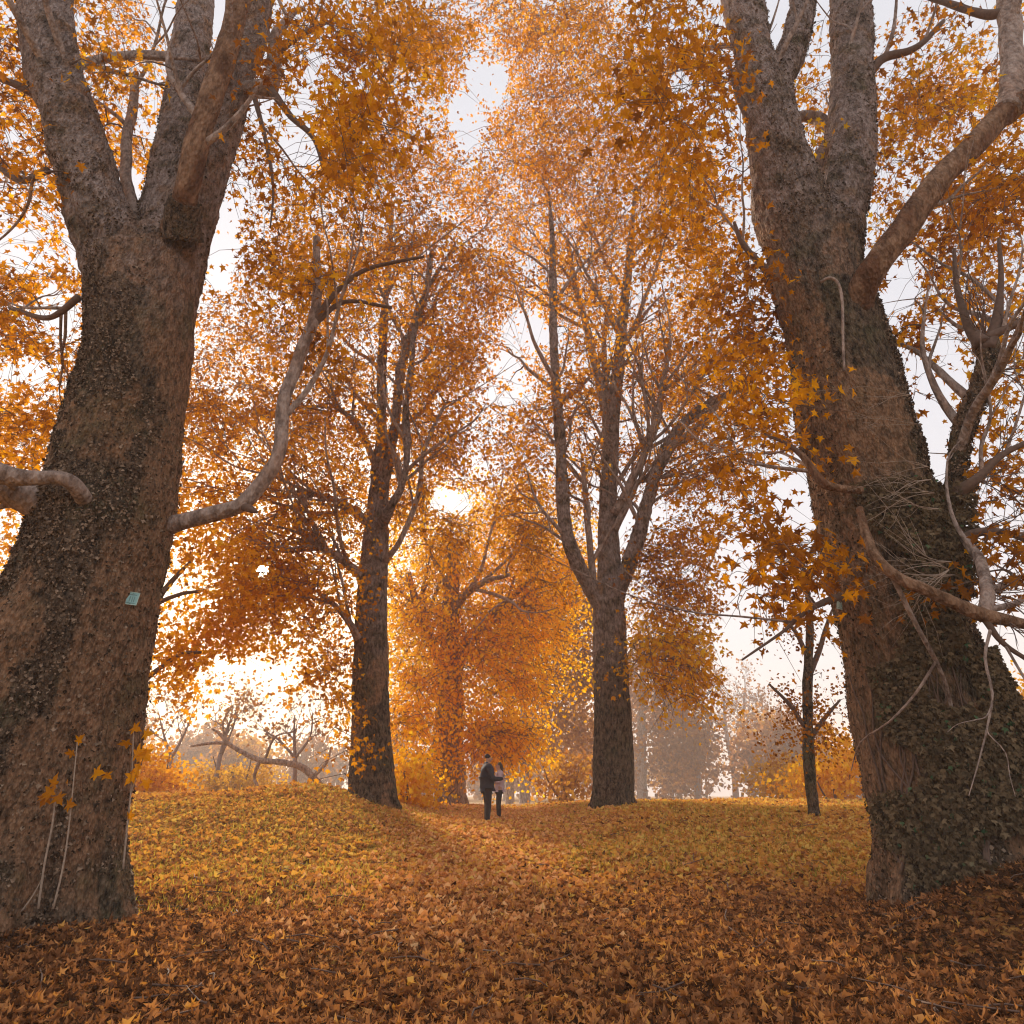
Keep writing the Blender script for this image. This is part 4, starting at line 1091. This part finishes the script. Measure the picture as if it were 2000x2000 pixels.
small_tree('tall bare bluish tree rising behind the right far lawn', (1390, 1522, 7, -3, -8), 150, [[(1382, 1440, 5), (1370, 1380, 4), (1365, 1320, 2)], [(1384, 1440, 5), (1400, 1380, 4), (1405, 1300, 2)]],
           [(1380, 1390, 65, 85, 150, 8, 160)], 8, 0.2, 73, size=0.7, spread=2.2)
small_tree('bare grey tree with leaning stem at the far right lawn edge', (1420, 1522, 5, 2, 4), 140, [[(1424, 1440, 4), (1440, 1400, 3), (1445, 1350, 2)], [(1424, 1450, 4), (1412, 1400, 3), (1410, 1350, 2)]],
           [(1430, 1420, 45, 70, 140, 7, 90)], 8, 0.35, 79, size=0.7, spread=2.0)
small_tree('bare bushy tree far left of the mound', (318, 1508, 4.5, 2, 6), 40, [[(324, 1430, 3), (310, 1390, 2.2), (300, 1350, 1)], [(324, 1430, 3), (350, 1380, 2.2), (365, 1340, 1)]],
           [(330, 1400, 55, 70, 40, 3, 170)], 4, 0.35, 83)
small_tree('snapped leaning trunk among bushes left of the mound', (402, 1508, 5.5, 6, 14), 44, [[(416, 1425, 4), (425, 1390, 3.5), (432, 1365, 3)], [(418, 1425, 2.5), (440, 1370, 1.5), (446, 1330, 0.8)]],
           [(420, 1440, 60, 60, 44, 3, 110)], 4, 0.55, 89)
small_tree('upright bare tree nearest the mound on the left', (556, 1510, 5, 0, 1), 36, [[(557, 1430, 3.6), (555, 1390, 2.6), (556, 1350, 1.2)], [(557, 1430, 3), (585, 1390, 2.2), (590, 1345, 1)], [(557, 1430, 3), (525, 1395, 2.2), (500, 1380, 1)]],
           [(555, 1395, 58, 62, 36, 2.5, 170)], 2, 0.3, 97)
# fallen tree whose trunk arches over
def fallen_tree():
    root = empty('fallen_tree', P(600, 1500, 31), 'fallen bare trunk arching low above the bank left of the mound', 'tree')
    org = vec(root.location)
    mb = Mb(); q, w = limb_pts([(625, 1510, 7), (600, 1478, 6.5), (570, 1448, 6), (530, 1438, 5.5), (490, 1434, 5), (455, 1418, 4.2), (430, 1402, 3.6), (415, 1385, 3), (400, 1375, 1.5)], 31)
    p, r = catmull(q, w, 6); mb.add(*tube(p, r, 10, True, 0.15), 0.5); link('trunk', mb.mesh('trunk', M_BARK2, org), root)
    for sp_ in ([(430, 1402, 4), (400, 1402, 3), (360, 1408, 2)], [(490, 1434, 4), (480, 1470, 3), (500, 1500, 2)], [(430, 1402, 3), (420, 1365, 2), (440, 1330, 1)], [(590, 1466, 4), (615, 1440, 3), (625, 1410, 1.5)], [(500, 1432, 3), (520, 1390, 2), (560, 1380, 1)]):
        mb = Mb(); q, w = limb_pts(sp_, 31); p, r = catmull(q, w, 5); mb.add(*tube(p, r, 6, True, 0.1), 0.5); link('branch', mb.mesh('branch', M_BARK2, org), root)
fallen_tree()

def bush(name, label, blobs, Y, base, tint, seed, lm=None, size=0.2, per=22, spread=0.5, group=None):
    b = P(base[0], base[1], Y)
    return tree(name, label, 'bush' if name == 'bush' else 'tree', group, Y, [(base[0], base[1], 3), (base[0] + 4, base[1] - 25, 2.6), (base[0] - 3, base[1] - 60, 2)],
                parts=[(M_TWIG, [(base[0], base[1] - 5, 2.2), (base[0] + 25, base[1] - 45, 1.5), (base[0] + 35, base[1] - 85, 0.8)]), (M_TWIG, [(base[0], base[1] - 5, 2.2), (base[0] - 25, base[1] - 45, 1.5), (base[0] - 38, base[1] - 85, 0.8)])],
                blobs=blobs, per=per, spread=spread, size=size, tint=tint, tvar=0.13, far=True, temps=T_FAR, seed=seed, bark=M_TWIG, leafmat=lm or M_LEAF, flare=1.0, use_gaps=False, twig_min=0.01, base_sink=0.5)
GB = 'yellowing bushes beyond the lawn'
bush('bush', 'golden bush behind the slender tree at right', [(1590, 1450, 60, 70, 32, 2.5, 110), (1520, 1470, 60, 50, 34, 2.5, 60)], 32, (1572, 1530), 0.82, 101, group=GB)
bush('bush', 'tan-yellow bush left of the slender tree at right', [(1470, 1470, 50, 60, 42, 3, 80)], 42, (1470, 1526), 0.75, 103, M_HAZEY, 0.24, group=GB)
bush('bush', 'orange-tan bush beside the huge left trunk', [(290, 1460, 50, 60, 30, 2, 80)], 30, (285, 1512), 0.62, 107, group=GB)
bush('bush', 'low yellow-green bush left of the mound between bare trunks', [(460, 1470, 70, 45, 44, 3, 80), (380, 1470, 60, 45, 46, 3, 60)], 44, (440, 1512), 0.8, 109, M_HAZEY, 0.26, group=GB)
bush('bush', 'orange bush at the right foot of the mound tree', [(760, 1470, 35, 50, 27, 1.2, 50)], 27, (765, 1515), 0.7, 113, group=GB)
bush('bush', 'tawny bush between the slim grey trunk and the brown plane tree', [(1060, 1470, 50, 50, 40, 2, 60)], 40, (1060, 1520), 0.6, 127, M_HAZEY, 0.26, group=GB)
bush('yellow_tree', 'yellow tree at the right edge beyond the ivy-clad trunk', [(1920, 1350, 40, 80, 30, 2, 120)], 30, (1935, 1500), 0.85, 131)
# far conifer behind the right edge
def conifer():
    b = P(1885, 1500, 70); g = gz(b[0], b[1])
    root = empty('conifer', (b[0], b[1], g), 'dark pointed conifer far away at the right edge', 'tree')
    top = P(1878, 1262, 70)[2]; H = top - g
    mb = Mb(); mb.add(*tube(np.array([(b[0], b[1], g - 0.5), (b[0], b[1], top)]), [0.3, 0.04], 6), 0.5); link('trunk', mb.mesh('trunk', M_TWIG, root.location), root)
    rng = np.random.default_rng(3); n = 5000
    h = rng.random(n) ** 0.7; a = rng.random(n) * 6.283; r = (1 - h) * H * 0.2 * (0.4 + 0.6 * rng.random(n)) * (0.75 + 0.25 * np.sin(h * 60))
    p = np.column_stack([b[0] + r * np.cos(a), b[1] + r * np.sin(a), g + 0.6 + h * (H - 0.6)])
    t_ = np.column_stack([np.cos(a), np.sin(a), np.full(n, -0.5)])
    M_CON = leaf_mat('conifer_needle', [(0, (0.03, 0.05, 0.035)), (1, (0.07, 0.09, 0.05))], 0.2)
    o = link('crown', leaf_mesh('crown', (p, basis(t_, rng.normal(size=(n, 3)) * 0.4 + (0, 0, 1)), 0.45 + 0.3 * rng.random(n), rng.random(n)), T_FAR, M_CON, root.location), root); o['kind'] = 'stuff'
conifer()

# far-off wood along the horizon
def far_wood():
    rng = np.random.default_rng(77)
    L = Leaves(); mb = Mb()
    for k in range(90):
        x = -100 + 200 * k / 89 + rng.normal() * 1.5; y = 120 + rng.random() * 60
        h = 9 + 7 * rng.random() + 4 * math.sin(x * 0.16)
        g = gz(x, y); w = 3.0 + 2.2 * rng.random()
        mb.add(*tube(np.array([(x, y, g - 0.5), (x + 0.3, y, g + h * 0.5), (x, y, g + h * 0.9)]), [0.25, 0.16, 0.04], 5, False), 0.5)
        n = 520
        u = rng.normal(size=(n, 3)); u /= np.linalg.norm(u, axis=1)[:, None]; u *= rng.random(n)[:, None] ** 0.4
        p = np.array((x, y, g + h * 0.52)) + u * np.array((w, w, h * 0.5))
        p += np.stack([noise(p * 0.7 + j * 9) for j in range(3)], 1) * 0.8
        L.add(p, basis(rng.normal(size=(n, 3)), rng.normal(size=(n, 3))), 0.65 + 0.5 * rng.random(n), 0.2 + 0.6 * rng.random() + 0.12 * rng.normal(size=n))
    o = link('far_wood', leaf_mesh('far_wood', L.arrays(), T_FAR, M_HAZEY)); o['kind'] = 'stuff'
    link('far_trunks', mb.mesh('far_trunks', M_BARK2), o)['kind'] = 'stuff'
far_wood()

# arched pale branch lying beside the mound
def arched():
    c = P(836, 1520, 29)
    root = empty('arched_branch', (c[0], c[1], gz(c[0], c[1])), 'pale arched branch lying on the ground behind the mound', 'branch')
    org = vec(root.location); g = gz(c[0], c[1]); R_ = RAD(15, c)
    a = np.linspace(0, math.pi, 12)
    pts = np.column_stack([c[0] - R_ * np.cos(a), c[1] + 0.12 * np.sin(2 * a), g - 0.05 + 1.6 * R_ * np.sin(a)])
    mb = Mb(); mb.add(*tube(pts, np.linspace(0.06, 0.035, 12), 8, True, 0.2), 0.5); link('stem', mb.mesh('stem', M_BARK2, org), root)
    mb = Mb(); mb.add(*tube(np.array([pts[7], pts[7] + (0.25, 0.0, 0.2), pts[7] + (0.4, 0.1, 0.35)]), [0.025, 0.02, 0.01], 6), 0.5); link('branch', mb.mesh('branch', M_TWIG, org), root)
arched()

# shoots with big yellow leaves at the foot of the left trunk
def shoot(label, stems, leaves, Y):
    s0 = P(stems[0][0][0], stems[0][0][1], Y)
    root = empty('sapling', (s0[0], s0[1], gz(s0[0], s0[1])), label, 'sapling', 'saplings at the foot of the left trunk')
    org = vec(root.location)
    for st in stems:
        q, w = limb_pts(st, Y)
        w = np.maximum(w, 0.005)
        p, r = catmull(q, w, 5); mb = Mb(); mb.add(*tube(p, r, 6, True), 0.5); link('stem', mb.mesh('stem', M_PTWIG, org), root)
    n = len(leaves); rng = np.random.default_rng(len(label))
    p = np.array([P(a, b, Y - 0.03) for a, b, *_ in leaves]); sz = np.array([RAD(l[2], q) for l, q in zip(leaves, p)])
    t_ = np.array([(math.sin(l[3]), -0.2, math.cos(l[3])) for l in leaves]); nn = rng.normal(size=(n, 3)) * 0.6 + np.array((0, -1, 0.35))
    leaf_objects('leaf', (p, basis(t_, nn), sz, np.array([l[4] for l in leaves])), T_FINE, M_LEAF, root)
shoot('thin sapling with yellow-orange leaves against the left trunk', [[(72, 1715, 2.2), (84, 1630, 2), (98, 1560, 1.8), (104, 1510, 1.5)], [(100, 1715, 2), (118, 1640, 1.8), (130, 1560, 1.5), (146, 1400, 1)], [(40, 1720, 1.6), (62, 1690, 1.4), (78, 1660, 1)]],
      [(104, 1492, 32, 4.2, 0.37), (100, 1485, 26, 0.1, 0.34), (108, 1500, 24, 2.4, 0.34), (125, 1518, 22, 1.6, 0.37), (92, 1500, 24, 3.6, 0.31), (176, 1460, 26, 1.5, 0.59), (196, 1462, 20, 1.9, 0.43), (128, 1470, 12, 3.0, 0.37), (146, 1402, 20, 0.6, 0.45), (140, 1420, 18, 4.6, 0.35)], 7.5)
shoot('leafy orange shoot beside the right edge of the left trunk', [[(232, 1640, 2), (240, 1560, 1.8), (248, 1480, 1.6), (252, 1380, 1.2)], [(246, 1500, 1.4), (262, 1450, 1.2), (276, 1420, 1)]],
      [(262, 1440, 30, 3.0, 0.50), (252, 1425, 30, 1.2, 0.53), (268, 1420, 28, 2.2, 0.46), (256, 1460, 26, 3.8, 0.50), (270, 1385, 22, 1.5, 0.56), (250, 1372, 22, 1.9, 0.51), (276, 1470, 22, 2.8, 0.43), (246, 1400, 24, 4.4, 0.48), (240, 1540, 18, 1.4, 0.43)], 9.0)

# ------------------------------------------------------------------ the couple
M_NAVY = plain('navy_jacket', (0.030, 0.026, 0.036), 0.8, 0.2, 30)
M_TROU = plain('dark_trousers', (0.028, 0.022, 0.024), 0.85, 0.2, 30)
M_SKIN = plain('skin', (0.45, 0.25, 0.17), 0.6, 0.05)
M_HAIR = plain('black_hair', (0.02, 0.016, 0.014), 0.6, 0.2, 60)
M_PINK = plain('pale_pink_top', (0.50, 0.36, 0.38), 0.8, 0.1)
M_BROWN = plain('brown_hair', (0.05, 0.028, 0.016), 0.6, 0.2, 60)
M_SHOE = plain('pale_shoe', (0.5, 0.46, 0.42), 0.6, 0.1)
M_SCARF = plain('blue_collar', (0.03, 0.07, 0.11), 0.8, 0.1)
M_PHONE = plain('phone_case', (0.02, 0.02, 0.022), 0.3, 0.1)
def skin(name, mtl, parent, verts, edges, radii, sub=2, root=0):
    me = bpy.data.meshes.new(name); me.from_pydata(verts, edges, []); me.update()
    o = link('tmp', me)
    m = o.modifiers.new('s', 'SKIN'); m.use_smooth_shade = True
    for i, r in enumerate(radii):
        o.data.skin_vertices[0].data[i].radius = r if isinstance(r, tuple) else (r, r)
        o.data.skin_vertices[0].data[i].use_root = (i == root)
    s = o.modifiers.new('u', 'SUBSURF'); s.levels = sub; s.render_levels = sub
    dg = bpy.context.evaluated_depsgraph_get()
    me2 = bpy.data.meshes.new_from_object(o.evaluated_get(dg))
    bpy.data.objects.remove(o); bpy.data.meshes.remove(me)
    me2.materials.clear(); me2.materials.append(mtl); me2.name = name
    me2.polygons.foreach_set('use_smooth', np.ones(len(me2.polygons), bool))
    return link(name, me2, parent)
def hand_chain(w, d, up):
    """palm and five unequal fingers from wrist w along direction d"""
    w = Vector(w); d = Vector(d).normalized(); up = Vector(up).normalized(); sd = d.cross(up).normalized()
    V = [w, w + d * 0.045, w + d * 0.085]; E = [(0, 1), (1, 2)]; R = [(0.024, 0.018), (0.034, 0.016), (0.036, 0.014)]
    for k, (o_, ln) in enumerate(((-0.028, 0.06), (-0.009, 0.075), (0.010, 0.082), (0.028, 0.072))):
        b = len(V); a = w + d * 0.088 + sd * o_
        V += [a, a + d * ln * 0.5 - up * 0.006, a + d * ln * 0.85 - up * 0.03]; E += [(2, b), (b, b + 1), (b + 1, b + 2)]; R += [0.010, 0.009, 0.007]
    b = len(V); a = w + d * 0.035 + sd * 0.034
    V += [a, a + d * 0.03 + sd * 0.022, a + d * 0.06 + sd * 0.022 - up * 0.012]; E += [(1, b), (b, b + 1), (b + 1, b + 2)]; R += [0.013, 0.011, 0.009]
    return V, E, R
def person(px, py, Y, H, face, label, man):
    """face = heading in radians, 0 looks along +x"""
    b = P(px, py, Y); g = gz(b[0], b[1])
    root = empty('person', (b[0], b[1], g + 0.02), label, 'person', 'couple standing on the path')
    root.rotation_euler = (0, 0, face); s = H / 1.75; root.scale = (s, s, s)
    # local: +x forward, +y to the person's left
    sw = 0.185 if man else 0.155; hw = 0.085 if man else 0.08
    w1, w2 = (0.42, -0.16, 1.12 if man else 1.20), (0.38, 0.12, 1.10 if man else 1.24)
    e1, e2 = (0.10, -sw - 0.06, 1.10), (0.08, sw + 0.07, 1.10)
    V = [(0, 0, 0.95), (0.0, 0, 1.12), (0.01, 0, 1.30), (-0.005, 0, 1.44), (0.01, 0, 1.52), (0.045, 0, 1.60), (0.035, 0, 1.69),
         (0, -sw, 1.40), e1, w1, (0, sw, 1.40), e2, w2,
         (0.0, -hw, 0.88), (0.02, -hw - 0.01, 0.49), (-0.01, -hw - 0.02, 0.09), (0.14, -hw - 0.04, 0.03),
         (0.0, hw, 0.88), (0.04, hw + 0.01, 0.49), (0.03, hw + 0.02, 0.09), (0.18, hw + 0.04, 0.03)]
    E = [(0, 1), (1, 2), (2, 3), (3, 4), (4, 5), (5, 6), (3, 7), (7, 8), (8, 9), (3, 10), (10, 11), (11, 12), (0, 13), (13, 14), (14, 15), (15, 16), (0, 17), (17, 18), (18, 19), (19, 20)]
    R = [(0.14, 0.10), (0.13, 0.09), (0.15, 0.10), (0.10, 0.07), 0.055, (0.075, 0.095), (0.07, 0.085), 0.06, 0.045, 0.03, 0.06, 0.045, 0.03, 0.085, 0.055, 0.04, 0.035, 0.085, 0.055, 0.04, 0.035]
    for w_, e_ in ((w1, e1), (w2, e2)):
        d = Vector(w_) - Vector(e_)
        hv, he, hr = hand_chain(w_, d, (0, 0, 1)); o_ = len(V)
        V += [tuple(v) for v in hv]; E += [(a + o_, c + o_) for a, c in he] + [((9 if w_ == w1 else 12), o_)]; R += hr
    skin('body', M_SKIN, root, V, E, R)
    # face: nose, eyes, mouth, ears
    mb = Mb(); mb.add(*tube(np.array([(0.125, 0, 1.645), (0.152, 0, 1.605), (0.13, 0, 1.592)]), [0.008, 0.017, 0.010], 6)); link('nose', mb.mesh('nose', M_SKIN), root)
    for y in (-0.034, 0.034):
        mb = Mb(); mb.add(*tube(np.array([(0.116, y, 1.640), (0.124, y, 1.640)]), [0.012, 0.006], 8)); link('eye', mb.mesh('eye', M_HAIR), root)
    mb = Mb(); mb.add(*tube(np.array([(0.118, -0.026, 1.562), (0.132, 0, 1.560), (0.118, 0.026, 1.562)]), [0.004, 0.008, 0.004], 6)); link('mouth', mb.mesh('mouth', plain('lip', (0.35, 0.13, 0.1))), root)
    for y in (-1, 1):
        mb = Mb(); mb.add(*tube(np.array([(0.035, y * 0.085, 1.64), (0.025, y * 0.098, 1.61), (0.04, y * 0.086, 1.575)]), [0.012, 0.016, 0.008], 6)); link('ear', mb.mesh('ear', M_SKIN), root)
    # clothes as slightly larger shells
    jz = 0.80 if man else 0.92
    jv = [(0.0, 0, jz), (0, 0, 0.98), (0, 0, 1.14), (0.0, 0, 1.30), (-0.01, 0, 1.44), (0.0, 0, 1.51), (0, -sw, 1.40), e1, tuple(Vector(e1).lerp(Vector(w1), 0.93)), (0, sw, 1.40), e2, tuple(Vector(e2).lerp(Vector(w2), 0.93))]
    je = [(0, 1), (1, 2), (2, 3), (3, 4), (4, 5), (4, 6), (6, 7), (7, 8), (4, 9), (9, 10), (10, 11)]
    k = 1.0 if man else 0.85
    jr = [(0.20 * k, 0.15 * k), (0.205 * k, 0.16 * k), (0.20 * k, 0.155 * k), (0.215 * k, 0.165 * k), (0.15 * k, 0.11 * k), 0.075 * k, 0.10 * k, 0.075 * k, 0.05 * k, 0.10 * k, 0.075 * k, 0.05 * k]
    skin('jacket' if man else 'top', M_NAVY if man else M_PINK, root, jv, je, jr, root=1)
    tv = [(0, 0, 0.94), (0.0, -hw, 0.84), (0.02, -hw - 0.01, 0.49), (-0.01, -hw - 0.02, 0.07), (0.0, hw, 0.84), (0.04, hw + 0.01, 0.49), (0.03, hw + 0.02, 0.07)]
    skin('trousers', M_TROU, root, tv, [(0, 1), (1, 2), (2, 3), (0, 4), (4, 5), (5, 6)], [(0.165 * k, 0.13 * k), 0.11 * k, 0.085 * k, 0.07, 0.11 * k, 0.085 * k, 0.07])
    for sx, yy in ((-0.02, -hw - 0.03), (0.02, hw + 0.03)):
        skin('shoe', M_SHOE, root, [(sx - 0.05, yy, 0.045), (sx + 0.06, yy, 0.04), (sx + 0.18, yy, 0.03)], [(0, 1), (1, 2)], [(0.05, 0.045), (0.05, 0.04), (0.045, 0.03)])
    if man:
        skin('hair', M_HAIR, root, [(-0.02, 0, 1.62), (0.0, 0, 1.69), (0.05, 0, 1.735)], [(0, 1), (1, 2)], [(0.085, 0.085), (0.097, 0.09), (0.075, 0.05)])
        skin('collar', M_SCARF, root, [(-0.06, 0.0, 1.53), (-0.01, 0.0, 1.50), (0.06, 0, 1.47)], [(0, 1), (1, 2)], [(0.08, 0.04), (0.10, 0.05), (0.06, 0.04)])
    else:
        skin('hair', M_BROWN, root, [(0.05, 0, 1.735), (-0.01, 0, 1.68), (-0.06, 0, 1.58), (-0.08, 0, 1.45), (-0.09, 0, 1.32)], [(0, 1), (1, 2), (2, 3), (3, 4)], [(0.075, 0.05), (0.098, 0.09), (0.095, 0.07), (0.085, 0.05), (0.05, 0.03)])
    return root
person(918, 1553, 19.3, 1.74, math.radians(18), 'man in a dark jacket and dark trousers facing the woman', True)
person(942, 1536, 21.2, 1.56, math.radians(196), 'long-haired woman in a pale pink top and dark trousers facing the man', False)

# ------------------------------------------------------------------ the haze
hb = Mb(); box(hb, (0, 192, 16.0), (540, 480, 38.0))
m, n, l = mat('haze')
o = n.new('ShaderNodeOutputMaterial'); pv = n.new('ShaderNodeVolumePrincipled')
pv.inputs['Color'].default_value = (0.95, 0.86, 0.80, 1)
pv.inputs['Density'].default_value = HAZE
pv.inputs['Anisotropy'].default_value = 0.1
l.new(pv.outputs['Volume'], o.inputs['Volume'])
hz = link('haze', hb.mesh('haze', m, smooth=False)); hz['kind'] = 'stuff'
